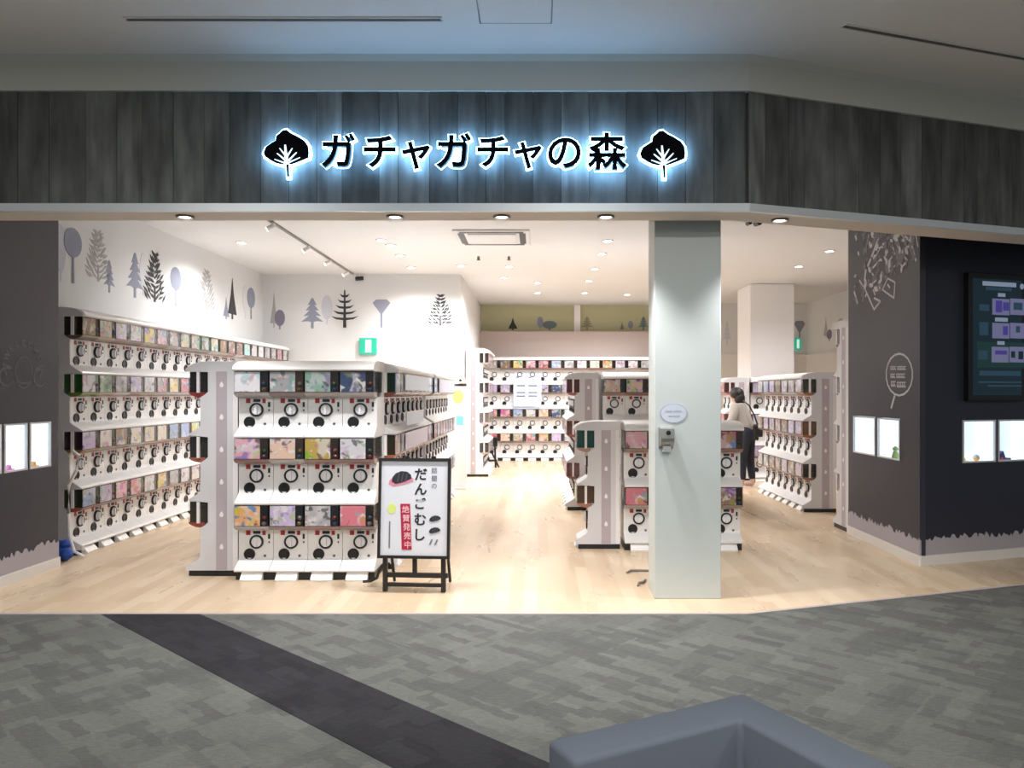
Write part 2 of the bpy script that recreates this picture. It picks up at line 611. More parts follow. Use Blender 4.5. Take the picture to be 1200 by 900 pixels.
# shop shell
struct('ceiling', slab([(-6, 18.5), (9, 18.5), (9, bend(7, .2)[1])] + front_line(.2, -6)[::-1], ZC, ZC + .1).mesh('ceiling', 'ceilwhite'))
struct('wall_left', boxes('wall_left', 'wallwhite', [(XL - .1, XL, 6.5, 13.1, 0, ZC)]))
BW = 13.0
WX = -1.30
struct('wall_back_left', boxes('wall_back_left', 'wallwhite', [(XL - .1, WX, BW, BW + .1, 0, ZC), (WX - .1, WX, BW + .1, 17.7, 0, ZC)]))
struct('trim_4', boxes('trim_4', 'wallwhite', [(XL, WX - .005, BW - .03, BW, 0, gz(402, BW))]))
struct('wall_back_bulkhead', boxes('wall_back_bulkhead', 'taupe', [(WX, 2.7, 17.25, 17.6, 0, 2.87)]))
struct('wall_back_recess', boxes('wall_back_recess', 'olive', [(WX, 2.7, 17.6, 17.7, 0, ZC)]))
struct('wall_back_right', boxes('wall_back_right', 'wallwhite', [(2.7, XR + .1, 17.25, 17.7, 0, ZC)]))
struct('trim_5', boxes('trim_5', 'column', [(gx(673, 17.5), gx(680, 17.5), 17.5, 17.6, 2.87, ZC)]))
struct('trim_6', boxes('trim_6', 'baseboard', [(2.7, XR, 17.21, 17.25, 0, gz(415, 17.2)), (XR - .03, XR, 8.3, 17.21, 0, 2.34)]))
struct('wall_right', boxes('wall_right', 'wallwhite', [(XR, XR + .1, 8.0, 17.3, 0, ZC)]))

# charcoal entrance walls, built as panels round their recessed display cases
def holed(p, d, nrm, length, z0, z1, holes, thick, material, name):
    """panels along p + d*u, facing nrm, with rectangular openings (u0,u1,za,zb)"""
    us = sorted({0.0, length, *[h[0] for h in holes], *[h[1] for h in holes]})
    zs = sorted({z0, z1, *[h[2] for h in holes], *[h[3] for h in holes]})
    b = MB()
    for i in range(len(us) - 1):
        for j in range(len(zs) - 1):
            um, zm = (us[i] + us[i + 1]) / 2, (zs[j] + zs[j + 1]) / 2
            if any(h[0] < um < h[1] and h[2] < zm < h[3] for h in holes):
                continue
            poly = [(us[i], 0), (us[i + 1], 0), (us[i + 1], -thick), (us[i], -thick)]
            b.prism(poly, lambda a, c_, z: (p[0] + d[0] * a + nrm[0] * c_, p[1] + d[1] * a + nrm[1] * c_, z), zs[j], zs[j + 1])
    return struct(name, b.mesh(name, material))

CZ0, CZ1 = .875, 1.255
LX = -4.13
left_holes = [(5.60 - 5.3, 5.91 - 5.3), (5.94 - 5.3, 6.21 - 5.3), (6.24 - 5.3, 6.51 - 5.3)]
holed((LX, 5.3), (0, 1), (1, 0), 1.32, 0, 3.45, [(a, b_, CZ0, CZ1) for a, b_ in left_holes], .30, 'charcoal', 'wall_entrance_left')
struct('wall_front_left', boxes('wall_front_left', 'charcoal', [(-6.2, LX - .301, 5.3, 5.5, 0, 3.45), (XL, LX - .301, 6.5, 6.62, 0, 3.45)]))
PX, PY = 3.31, 6.65
side_holes = [(7.01 - PY, 7.47 - PY), (7.52 - PY, 8.04 - PY)]
wl = holed((PX, PY), (0, 1), (-1, 0), 1.53, 0, 3.45, [(a, b_, CZ0, CZ1 + .005) for a, b_ in side_holes], .05, 'charcoal', 'wall_entrance_right')
front_holes = [(.475, .86), (.89, 1.275), (1.305, 1.69)]
holed((PX + .05, PY + .0167), (bc, bs), (bs, -bc), 3.2, 0, 3.45, [(a - .0527, b_ - .0527, CZ0, CZ1) for a, b_ in front_holes], .05, 'charcoal', 'wall_front_right')
struct('wall_entrance_back', boxes('wall_entrance_back', 'wallwhite', [(PX, 6.5, 8.18, 8.2, 0, 3.45)]))

def strip_on(name, p, d, nrm, length, z0, tops, material, thick=.012):
    """ragged printed strip: tops = list of (u, z)"""
    poly = [(0, z0)] + tops + [(length, z0)]
    poly = poly[::-1]
    b = MB().prism(poly, lambda a, z, e: (p[0] + d[0] * a + nrm[0] * e, p[1] + d[1] * a + nrm[1] * e, z), -.001, thick)
    return b.mesh(name, material)
def ragged(length, z, amp, step):
    r_, u, out = random.Random(int(length * 100)), 0.0, []
    while u < length:
        out.append((u, z + r_.uniform(-amp, amp)))
        u += step * r_.uniform(.6, 1.4)
    out.append((length, z))
    return out
for i, (p, rz_, ln) in enumerate((((LX, 5.3), R(90), 1.32), ((PX, PY + 1.53), R(-90), 1.53), ((PX, PY), BA, 3.2))):
    nm = ('left', 'right', 'front')[i]
    struct('baseboard_' + nm, strip_on('baseboard', (0, 0), (1, 0), (0, -1), ln, 0, [(0, .085), (ln, .085)], 'baseboard', .018), None, (*p, 0), rz_)
    tag(ob('grass_print', strip_on('grass_print', (0, 0), (1, 0), (0, -1), ln, .085, ragged(ln, .225, .032, .022), 'grass', .004), None, (*p, 0), rz_),
        ('grey grass silhouette printed along foot of left charcoal entrance wall', 'grey grass silhouette printed below the speech bubble wall',
         'grey grass silhouette printed on the charcoal wall below the video screen')[i], 'wall print', 'grass prints along the charcoal walls')

# square pillar between the openings
struct('wall_pillar', boxes('wall_pillar', 'pillar', [(gx(767, 5.58), gx(845, 5.58), 5.58, 5.88, 0, ZC)], bevel=.006))
# pale column far inside
struct('wall_column', boxes('wall_column', 'column', [(gx(879, 14.1), gx(931, 14.1), 14.1, 15.0, 0, ZC)], bevel=.02))

# ------------------------------------------------------------------ capsule machines
P, H, DOME, BODY = .28, .534, .42, .30
BASE, CAPH = .07, .085
hw = .1382
X3 = lambda a, b, d: (d, a, b)
def prof(name, poly, material, x0=-hw, x1=hw, smooth=False):
    return MB().prism([(-a, b) for a, b in poly], X3, x0, x1).mesh(name, material, smooth)

me_body = prof('body', [(0, 0), (.405, 0), (.41, .012), (.402, .022), (.322, .070), (.306, .085), (BODY, .105), (BODY, .325), (.07, .325), (.07, H), (0, H)], 'body')
me_hop = MB().box(-.134, .134, -.404, -.071, .363, H - .003).mesh('hopper', 'hopper')
me_tray = prof('tray', [(BODY - .02, .322), (.325, .322), (.36, .328), (.392, .340), (.410, .354), (.416, .364), (BODY - .02, .364)], 'trayc', smooth=True)
me_card = MB().box(-.130, .070, -.411, -.405, .368, H - .008).mesh('display_card', 'card')
b = MB()
b.box(-hw, hw, -.420, -.417, .366, H - .002)
b.box(-hw, -hw + .003, -.417, -.10, .366, H - .002)
b.box(hw - .003, hw, -.417, -.10, .366, H - .002)
me_cover = b.mesh('cover', 'clear')
DX, DZ = .006, .222
b = MB()
seg = 22
b.lathe([(.056, 0), (.056, .014), (.052, .018), (.046, .018), (.043, .012), (.043, 0)], (DX, -BODY, DZ), 'y', seg)
me_ring = b.mesh('dial_ring', 'black', True)
b = MB()
b.lathe([(.0425, .001), (.0425, .010), (.038, .014)], (DX, -BODY, DZ), 'y', 18)
b.box(DX - .009, DX + .009, -BODY - .034, -BODY - .012, DZ - .036, DZ + .036)
me_knob = b.mesh('knob', 'knob')
b = MB()
b.lathe([(.046, -.004), (.046, .006), (.041, .010), (.036, .004)], (-.052, -BODY, .122), 'y', 20)
me_out = b.mesh('outlet', 'black', True)
me_st1 = MB().box(-.081, -.046, -BODY - .0025, -BODY, .276, .313).mesh('sticker', 'redsticker')
me_st2 = MB().box(.052, .078, -BODY - .0025, -BODY, .276, .311).mesh('sticker_small', 'redsticker')
me_lab = MB().box(-.022, .036, -BODY - .0025, -BODY, .286, .308).mesh('price_label', 'darklabel')
me_slot = MB().box(.098, .114, -BODY - .004, -BODY, .245, .285).box(.101, .111, -BODY - .004, -BODY, .212, .226).mesh('coin_slot', 'black')
me_ret = MB().lathe([(.012, 0), (.011, .006), (.005, .007)], (.072, -BODY + .002, .108), 'y', 8).mesh('coin_return', 'greymark')
b = MB()
me_caps = MB().lathe([(.002, -.020), (.014, -.015), (.021, -.004), (.021, .004), (.014, .015), (.002, .020)], (0, 0, 0), 'z', 10).mesh('capsule', 'capsule', True)

PAL = dict(pink=(.80, .42, .52), teal=(.30, .52, .44), navy=(.05, .09, .20), white=(.72, .71, .76), yellow=(.78, .60, .20), lilac=(.58, .48, .74),
           orange=(.80, .42, .18), red=(.50, .08, .07), beige=(.66, .55, .42), brown=(.34, .20, .14), blue=(.36, .48, .76), green=(.22, .42, .18),
           cream=(.78, .72, .58), grey=(.45, .44, .47), gold=(.55, .40, .10), rose=(.66, .20, .26), aqua=(.42, .78, .74), peach=(.80, .58, .46))
TRAYC = [(.24, .19, .18), (.30, .20, .17), (.40, .35, .33), (.26, .15, .13), (.44, .41, .41), (.34, .27, .22)]
HOPC = [(.020, .014, .012), (.030, .022, .016), (.014, .014, .018), (.045, .028, .020), (.02, .028, .02)]
CAPC = [(.09, .015, .012), (.012, .03, .06), (.08, .055, .016), (.02, .045, .025), (.10, .09, .09), (.06, .025, .04)]

def make_machine(detail, colname, hop=None, tray=None):
    r_ = ob('capsule_machine', None)
    col = PAL[colname]
    k = rng.uniform(.88, 1.1)
    col = tuple(min(.9, c * k) for c in col)
    ob('body', me_body, r_)
    ob('hopper', me_hop, r_, color=hop or rng.choice(HOPC))
    ob('tray', me_tray, r_, color=tray or rng.choice(TRAYC))
    ob('display_card', me_card, r_, color=col)
    ob('cover', me_cover, r_)
    rg_ = ob('dial_ring', me_ring, r_)
    ob('knob', me_knob, rg_)
    ob('outlet', me_out, r_)
    if detail >= 1:
        ob('sticker', me_st1, r_)
        ob('price_label', me_lab, r_)
        ob('sticker', me_st2, r_)
        ob('coin_slot', me_slot, r_)
    if detail >= 2:
        ob('coin_return', me_ret, r_)
        for z in (.386, .432):
            ob('capsule', me_caps, r_, (.104 + rng.uniform(-.004, .004), -.402, z), color=rng.choice(CAPC))
    return r_

ORD = ['first', 'second', 'third', 'fourth', 'fifth', 'sixth', 'seventh', 'eighth', 'ninth', 'tenth', 'eleventh', 'twelfth', 'thirteenth', 'fourteenth',
       'fifteenth', 'sixteenth', 'seventeenth', 'eighteenth', 'nineteenth', 'twentieth', 'twenty-first', 'twenty-second', 'twenty-third', 'twenty-fourth']
ROWN = {2: ['lower', 'upper'], 3: ['bottom', 'middle', 'top'], 4: ['bottom', 'third', 'second', 'top']}

def cap_profile(x0, x1):
    return [(0, 0), (.425, 0), (.438, .010), (.436, .022), (.415, .045), (.37, .066), (.31, .080), (.25, CAPH), (0, CAPH)]

def make_rack(place, origin, rz, ncols, nrows, panels, dots=True):
    ln = ncols * P
    top = BASE + nrows * H
    o3 = (origin[0], origin[1], 0)
    rk = thing('machine_stand', 'white footed stand with black gaps under ' + place, 'stand', o3, rz, 'machine stands')
    ob('plinth', MB().box(.004, ln - .004, -.37, 0, 0, BASE - .001).mesh('plinth', 'black'), rk)
    fm = MB().prism([(.425, .0), (.43, .012), (.40, .045), (.375, BASE), (.2, BASE), (.2, 0)][::-1], lambda a, c, d: (d, -a, c), -.085, .085).mesh('foot', 'cap')
    for i in range(ncols):
        ob('foot', fm, rk, (P * (i + .5), 0, 0))
    cp = ob('top_ledge', MB().prism([(-a, c) for a, c in cap_profile(0, 1)], X3, 0, ln).mesh('top_ledge', 'cap', True), None, (origin[0], origin[1], top), rz)
    tag(cp, 'white rounded ledge capping ' + place, 'ledge', 'ledges on the racks')
    outline = [(0, .045), (.425, .045)]
    for r_ in range(nrows):
        z = BASE + r_ * H
        outline += [(.415 if r_ else .425, z + .014), (.385, z + .034), (.325, z + .070), (.309, z + .090), (.306, z + .28), (.312, z + .318), (.27, z + .345), (.245, z + .368), (.245, z + H - .004)]
    outline += [(.425, top), (.43, top + .02), (.37, top + .062), (.25, top + CAPH - .004), (0, top + CAPH - .004)]
    for e in panels:
        pn = thing('rack_divider', 'grey divider with mauve stripe closing ' + place, 'divider', o3, rz, 'striped rack dividers')
        xa, xb = ((-.022, -.001) if e == 'A' else (ln + .001, ln + .022))
        ob('panel_board', MB().prism([(-a, c) for a, c in outline], X3, xa, xb).mesh('panel_board', 'panel'), pn)
        xo = (-.0235, -.021) if e == 'A' else (ln + .021, ln + .0235)
        sp_ = ob('stripe', MB().box(*xo, -.178, -.088, .05, top + .0).mesh('stripe', 'stripe'), pn)
        ob('edge_strip', MB().box(*xo, -.040, -.002, .05, top).mesh('edge_strip', 'panel_edge'), pn)
        ob('plinth', MB().box(xa, xb, -.40, 0, 0, .044).mesh('plinth', 'black'), pn)
        xd = -.0245 if e == 'A' else ln + .0245
        z = .24
        while dots and z < top - .1:
            ob('dot', MB().prism([(.0, .026), (.013, .008), (.016, -.010), (.008, -.022), (-.008, -.022), (-.016, -.010), (-.013, .008)],
                                 lambda a, c, d: (d, -.133 + a, z + c), xd - .0008, xd + .0008).mesh('dot', 'cap'), sp_)
            z += .265
        for r_ in range(nrows):
            zb = BASE + r_ * H
            ob('window_bar', MB().box(xa, xb, -.338, -.316, zb + .36, zb + H).mesh('window_bar', 'panel_edge'), pn)

def fill(origin, rz, ncols, nrows, place, ref, group, colors, detail, flip=False, skip=None, labelfn=None, endhop=None):
    ca, sa = math.cos(rz), math.sin(rz)
    for r_ in range(nrows):
        for i in range(ncols):
            if skip and skip(i, r_):
                continue
            cn = colors(i, r_)
            k = ncols - 1 - i if flip else i
            dt = detail(k, r_) if callable(detail) else detail
            hop = tray = None
            if endhop and k == 0:
                hop, tray = endhop[r_]
            mch = make_machine(dt, cn, hop, tray)
            lx = (i + .5) * P
            mch.location = (origin[0] + ca * lx, origin[1] + sa * lx, BASE + r_ * H)
            mch.rotation_euler = (0, 0, rz)
            if labelfn:
                lb = labelfn(k, r_, cn)
            else:
                lb = f'white capsule machine, {ROWN[nrows][r_]} row of {place}, {ORD[k]} from {ref}'
            tag(mch, lb, 'capsule machine', group)

def pick(names, seed):
    r_ = random.Random(seed)
    tbl = {}
    def fn(i, r2):
        if (i, r2) not in tbl:
            tbl[(i, r2)] = r_.choice(names)
        return tbl[(i, r2)]
    return fn

# mural wall: four rows, faces +x
LW = (-4.62, 7.10)
top_seq = ['brown', 'beige', 'lilac', 'cream', 'yellow', 'pink', 'brown', 'beige', 'beige', 'brown', 'cream', 'brown', 'brown', 'brown', 'aqua', 'white', 'white', 'grey', 'grey', 'pink', 'white']
r2_seq = ['white', 'green', 'grey', 'lilac', 'white', 'pink', 'yellow', 'rose', 'beige', 'white']
rp = pick(['white', 'beige', 'cream', 'grey', 'lilac', 'pink', 'brown', 'yellow', 'rose', 'blue'], 5)
def lw_col(i, r_):
    if r_ == 3:
        return top_seq[i]
    if r_ == 2 and i < len(r2_seq):
        return r2_seq[i]
    return rp(i, r_)
make_rack('the long mural wall rack', LW, R(90), 21, 4, 'A')
fill(LW, R(90), 21, 4, 'the mural wall rack', 'the entrance', 'capsule machines under the tree mural', lw_col, lambda k, r_: 2 if k < 3 else (1 if k < 14 else 0),
     endhop=[((.03, .035, .02), (.30, .10, .07)), ((.04, .015, .03), (.28, .16, .05)), ((.02, .10, .02), (.16, .22, .05)), ((.035, .022, .014), (.16, .12, .10))])

# island by the easel
AF = (-2.42, 6.52)
a_cols = [['orange', 'lilac', 'grey', 'rose'], ['pink', 'peach', 'gold', 'white'], ['white', 'grey', 'teal', 'navy']]
a_names = dict(orange='orange', lilac='lilac', grey='pale grey', rose='red and white', pink='pink', peach='peach', gold='gold', white='white', teal='teal', navy='navy')
make_rack('the rack end beside the easel', AF, 0, 4, 3, '')
fill(AF, 0, 4, 3, '', '', 'capsule machines on the island end beside the easel', lambda i, r_: a_cols[r_][i], 2,
     labelfn=lambda k, r_, cn: f'white capsule machine with {a_names[cn]} card, {ROWN[3][r_]} row of rack end beside the easel')
AL = (-2.45, 6.30 + P)
make_rack('the flank of the rack end beside the easel', AL, R(-90), 1, 3, 'B')
fill(AL, R(-90), 1, 3, '', '', 'capsule machines facing the mural wall', pick(['beige', 'red', 'brown'], 9), 1,
     labelfn=lambda k, r_, cn: f'capsule machine with dark side window, {ROWN[3][r_]} one of the grey rack flank facing mural',
     endhop=[((.05, .045, .03), (.30, .07, .05)), ((.03, .028, .026), (.34, .12, .08)), ((.012, .009, .008), (.26, .04, .04))])
pr = pick(['lilac', 'blue', 'lilac', 'white', 'pink', 'rose'], 11)
AR1 = (-1.62, 6.545)
make_rack('the rack behind the easel', AR1, R(90), 8, 3, 'A', dots=False)
fill(AR1, R(90), 8, 3, 'the rack behind the easel', 'the easel', 'capsule machines on the aisle side behind the easel', pr, 1,
     endhop=[((.03, .03, .02), (.28, .10, .08)), ((.035, .03, .012), (.32, .12, .07)), ((.010, .040, .022), (.22, .08, .06))])
AR2 = (-1.62, 9.0)
make_rack('the farther aisle rack', AR2, R(90), 8, 3, 'A', dots=False)
fill(AR2, R(90), 8, 3, 'the farther aisle rack', 'the promo boards', 'capsule machines on the farther aisle rack', pr, 0)
struct('wall_island_core', boxes('wall_island_core', 'white', [(-2.44, -1.63, 6.53, 11.2, 0, BASE + 3 * H + CAPH - .01)]))

# low island behind the pillar: two rows
BF = (.825, 7.67)
b_cols = [['rose', 'peach', 'pink', 'brown'], ['pink', 'rose', 'lilac', 'rose']]
make_rack('the low two-row rack behind the pillar', BF, 0, 4, 2, '')
fill(BF, 0, 4, 2, 'the low pillar rack', 'its striped panel', 'capsule machines on the low rack', lambda i, r_: b_cols[r_][i], 2)
BL = (.79, 7.39 + P)
make_rack('the flank of the low two-row rack', BL, R(-90), 1, 2, 'B')
fill(BL, R(-90), 1, 2, '', '', 'capsule machines on the low rack flank', pick(['green', 'red'], 2), 1,
     labelfn=lambda k, r_, cn: f'capsule machine with green side window, {ROWN[2][r_]} one on the low striped flank',
     endhop=[((.10, .05, .03), (.40, .18, .12)), ((.02, .09, .08), (.42, .28, .22))])
B2F = (.825, 10.03)
make_rack('the taller rack behind the low one', B2F, 0, 4, 3, '')
fill(B2F, 0, 4, 3, 'the tall pillar rack', 'its striped panel', 'capsule machines on the tall rack behind the low one', pick(['peach', 'orange', 'pink'], 4), 1)
B2L = (.78, 9.80 + 6 * P)
make_rack('the aisle flank of the taller rack', B2L, R(-90), 6, 3, 'B')
fill(B2L, R(-90), 6, 3, 'the striped aisle rack', 'the low rack', 'capsule machines along the right of the aisle', pick(['lilac', 'rose', 'navy', 'white'], 3), 0, flip=True,
     endhop=[((.16, .03, .04), (.30, .12, .12)), ((.18, .06, .05), (.34, .12, .12)), ((.12, .02, .02), (.44, .16, .14))])
struct('wall_rack_core', boxes('wall_rack_core', 'white', [(.80, 1.94, 10.04, 11.4, 0, BASE + 3 * H + CAPH - .01)]))

# far wall, four rows facing the concourse
GF = (-1.10, 17.23)
g_top = ['grey', 'brown', 'yellow', 'pink', 'rose', 'blue', 'grey', 'white', 'cream', 'orange', 'lilac', 'white', 'grey']
g_3 = ['lilac', 'lilac', 'white', 'white', 'lilac', 'navy', 'white', 'pink']
g_2 = ['rose', 'rose', 'blue', 'white', 'peach', 'navy', 'white', 'pink']
g_1 = ['rose', 'peach', 'beige', 'rose', 'orange', 'lilac', 'white', 'pink']
gcol = lambda i, r_: [g_1, g_2, g_3, g_top][r_][i % len([g_1, g_2, g_3, g_top][r_])]
make_rack('the far wall rack below the taupe bulkhead', GF, 0, 13, 4, '')
fill(GF, 0, 13, 4, 'the far wall rack', 'its left end', 'capsule machines on the far wall', gcol, 0, skip=lambda i, r_: r_ < 2 and i > 8)

# side bank in front of it, faces +x
EF = (-1.28, 13.7)
make_rack('the tall rack beside the promo stand', EF, R(90), 5, 4, 'A')
fill(EF, R(90), 5, 4, 'the promo stand rack', 'its striped panel', 'capsule machines beside the promo stand', pick(['brown', 'grey', 'lilac', 'pink'], 8), 0,
     endhop=[((.06, .05, .04), (.40, .34, .26)), ((.2, .16, .16), (.5, .4, .4)), ((.05, .045, .045), (.4, .34, .33)), ((.05, .04, .03), (.36, .30, .26))])

# right-hand rack facing the aisle
DF = (3.74, 9.64 + 7 * P)
make_rack('the rack near the speech bubble wall', DF, R(-90), 7, 3, 'B')
fill(DF, R(-90), 7, 3, 'the mauve panelled rack', 'its end panel', 'capsule machines near the speech bubble wall', pick(['grey', 'lilac', 'grey', 'white', 'blue', 'brown'], 13), 1, flip=True,
     endhop=[((.03, .022, .016), (.30, .16, .10)), ((.16, .07, .02), (.40, .16, .06)), ((.03, .03, .022), (.38, .16, .08))])
# rack beyond the shopper
CF = (3.60, 13.27)
make_rack('the rack beyond the shopper', CF, 0, 4, 3, '')
fill(CF, 0, 4, 3, 'the rack beyond the shopper', 'the shopper', 'capsule machines beyond the shopper', pick(['white', 'grey', 'lilac'], 6), 0)
CL = (3.58, 13.0 + 2 * P)
make_rack('the flank right behind the shopper', CL, R(-90), 2, 3, 'B')
fill(CL, R(-90), 2, 3, 'the shopper flank rack', 'its panel', 'capsule machines behind the shopper', pick(['rose', 'brown'], 6), 0, flip=True,
     endhop=[((.1, .03, .03), (.3, .1, .1)), ((.1, .03, .03), (.3, .1, .1)), ((.10, .03, .035), (.40, .12, .14))])
# tall rack tucked behind the charcoal wall, faces the back
TF = (3.345 + 2 * P, 8.21)
make_rack('the tall rack behind the charcoal wall', TF, R(180), 2, 4, 'B')
fill(TF, R(180), 2, 4, 'the charcoal wall rack', 'the aisle', 'capsule machines behind the charcoal wall', pick(['grey', 'white'], 6), 0, flip=True)

# ------------------------------------------------------------------ shop sign
ED = FD - .075           # plane of the letter fronts
pxm = ED / F
sg = thing('shop_sign', 'backlit black Japanese lettering between two tree emblems on grey board fascia', 'sign', (gx(556, ED), FD - .003, gz(200, ED)))
so = sg.location
def sign_char(ch, x0, x1, y0, y1):
    cx_ = gx((x0 + x1) / 2, ED)
    cz_ = gz((y0 + y1) / 2, ED)
    base = glyph(ch, 1.0, 0, .001)
    wid = max(v.co.x for v in base.vertices) * 2
    size = (x1 - x0) * pxm / wid
    l = glyph_obj('letter', ch, size, 'lettercore', sg, (cx_ - so.x, ED - so.y, cz_ - so.z), 0, .020 * size, .006)
    glyph_obj('backlight', ch, size, 'letterglow', l, (0, .020, 0), 0, .052 * size, .009)
for ch, x0, x1, y0, y1 in (('ガ', 378, 415, 156, 196), ('チ', 427, 463, 159, 196), ('ャ', 472, 503, 167, 197), ('ガ', 513, 551, 156, 196), ('チ', 560, 595, 159, 196),
                           ('ャ', 604, 634, 167, 197), ('の', 643, 680, 163, 195), ('森', 690, 733, 156, 198)):
    sign_char(ch, x0, x1, y0, y1)

def emblem(x0, y0, flipx):
    """tree emblem: outlines traced in pixels from the top-left corner, 52 x 58 px"""
    can = [(22, 2), (27, 1), (32, 5), (40, 9), (48, 14), (52, 20), (53, 28), (52, 34), (45, 37), (37, 40), (31, 42), (28, 42), (26, 40), (22, 42), (14, 40), (8, 37), (2, 33),
           (0, 28), (3, 21), (9, 17), (14, 14), (15, 8), (19, 5)]
    trunk = [(26, 39), (29, 39), (29.5, 48), (30, 56), (27.5, 56), (27, 48)]
    grow = lambda poly, k: [((a - 26) * k + 26, (c - 24) * k + 24) for a, c in poly]
    def pm(poly, ya, yb, material, nm):
        fx = (lambda a: 52 - a) if flipx else (lambda a: a)
        return MB().prism(poly, lambda a, c, d: (gx(x0 + fx(a), ED) - so.x, d, gz(y0 + c, ED) - so.z), ya - so.y, yb - so.y).mesh(nm, material)
    e = ob('tree_emblem', pm(can, ED - .006, ED + .006, 'lettercore', 'tree_emblem'), sg)
    ob('trunk', pm(trunk, ED - .006, ED + .006, 'lettercore', 'trunk'), e)
    ob('backlight', pm(grow(can, 1.10), ED + .011, ED + .029, 'letterglow', 'backlight'), e)
    ob('backlight', pm([(24.5, 37), (31, 37), (31.5, 48), (31.5, 58.5), (26, 58.5), (25.5, 48)], ED + .011, ED + .029, 'letterglow', 'backlight'), e)
    def limb(a, c, w):
        d = Vector((c[0] - a[0], c[1] - a[1]))
        nn = Vector((-d.y, d.x)).normalized() * w
        return [(a[0] + nn.x, a[1] + nn.y), (a[0] - nn.x, a[1] - nn.y), (c[0] - nn.x * .4, c[1] - nn.y * .4), (c[0] + nn.x * .4, c[1] + nn.y * .4)]
    for a, c, w in (((27.5, 42), (25.5, 19), 1.5), ((27, 38), (16, 29), .9), ((27, 33), (19, 23), .8), ((27, 40), (39, 28), .9), ((27, 34), (34, 23), .8), ((27, 41), (43, 34), .7), ((27, 41), (13, 36), .7)):
        ob('branch', pm(limb(a, c, w * 1.5), ED - .008, ED - .004, 'branch', 'branch'), e)
emblem(309, 151, False)
emblem(750, 152, False)

# ------------------------------------------------------------------ mural trees (flat prints on the walls)
def ell(cx_, cy_, rx, ry, n=18):
    return [(cx_ + rx * math.cos(2 * math.pi * k / n), cy_ + ry * math.sin(2 * math.pi * k / n)) for k in range(n)]
def tree_shapes(kind, w, h, seed):
    r_ = random.Random(seed)
    S = []
    if kind == 'lollipop':
        S.append(ell(0, h - w * .5, w * .5, w * .5))
        S.append([(-w * .07, 0), (w * .07, 0), (w * .05, h * .5), (w * .16, h * .62), (-w * .16, h * .62), (-w * .05, h * .5)])
    elif kind == 'oval':
        S.append(ell(0, h * .58, w * .5, h * .42))
        S.append([(-w * .06, 0), (w * .06, 0), (w * .06, h * .25), (-w * .06, h * .25)])
    elif kind == 'fan':
        S.append([(-w * .5, h * .88), (-w * .3, h), (w * .3, h), (w * .5, h * .88), (w * .2, h * .62), (w * .06, h * .5), (-w * .06, h * .5), (-w * .2, h * .62)])
        S.append([(-w * .06, 0), (w * .06, 0), (w * .06, h * .55), (-w * .06, h * .55)])
    elif kind == 'cone':
        S.append([(-w * .5, h * .12), (w * .5, h * .12), (w * .16, h * .6), (0, h), (-w * .16, h * .6)])
        S.append([(-w * .08, 0), (w * .08, 0), (w * .08, h * .14), (-w * .08, h * .14)])
    elif kind == 'fir':
        for k in range(4):
            b0 = h * (.22 + k * .18)
            ww = w * .5 * (1 - k * .2)
            S.append([(-ww, b0), (-ww * .4, b0 + .01), (0, b0 - h * .02), (ww * .4, b0 + .01), (ww, b0), (ww * .22, b0 + h * .22), (0, b0 + h * .24), (-ww * .22, b0 + h * .22)])
        S.append([(-w * .06, 0), (w * .06, 0), (w * .06, h * .24), (-w * .06, h * .24)])
    elif kind == 'dashed':
        n = 9
        for k in range(n):
            z = h * (.10 + .86 * k / n)
            ww = w * .5 * (1.02 - (k / n) ** 1.5)
            for sd in (-1, 1):
                for q in (.28, .62, .95):
                    x = sd * ww * q + r_.uniform(-.04, .04) * w
                    ln, th = w * .15, h * .024
                    a = sd * R(38) + r_.uniform(-.3, .3)
                    ca, sa = math.cos(a), math.sin(a)
                    S.append([(x + ca * u - sa * v, z + sa * u + ca * v + r_.uniform(-.003, .003)) for u, v in ((-ln, 0), (0, -th), (ln, 0), (0, th))])
        S.append([(-w * .04, 0), (w * .04, 0), (w * .03, h * .30), (-w * .03, h * .30)])
    elif kind == 'pine':
        S.append([(-w * .06, 0), (w * .06, 0), (w * .02, h), (-w * .02, h)])
        for k in range(5):
            z = h * (.24 + k * .15)
            ww = w * .5 * (1 - k * .16)
            for sd in (-1, 1):
                S.append([(0, z - h * .045), (sd * ww * .6, z - h * .02), (sd * ww, z + h * .07), (sd * ww * .55, z + h * .03), (0, z + h * .02)])
    return S

def decal(kind, w, h, origin, rz, material, label, seed=1, name='tree_print', group='tree prints on the shop walls'):
    b = MB()
    for k, poly in enumerate(tree_shapes(kind, w, h, seed)):
        ar = sum(poly[i][0] * poly[(i + 1) % len(poly)][1] - poly[(i + 1) % len(poly)][0] * poly[i][1] for i in range(len(poly)))
        if ar < 0:
            poly = poly[::-1]
        b.prism(poly, lambda a, c, d: (a, -d, c), -.001, .003 + (k % 5) * .0003)
    o = ob(name, b.mesh(name, material), None, origin, rz)
    return tag(o, label, 'wall print', group)

def left_decal(px, yt, yb, wpx, kind, mt, label, seed=1, off=0):
    d = F * abs(XL) / (VX - px)
    z0, z1 = gz(yb, d), gz(yt, d)
    # width along the wall from its width on the wall surface
    d2 = F * abs(XL) / (VX - px - wpx / 2)
    d1 = F * abs(XL) / (VX - px + wpx / 2)
    decal(kind, d2 - d1, z1 - z0, (XL + off, d, z0), R(90), 'print_' + mt, label, seed)

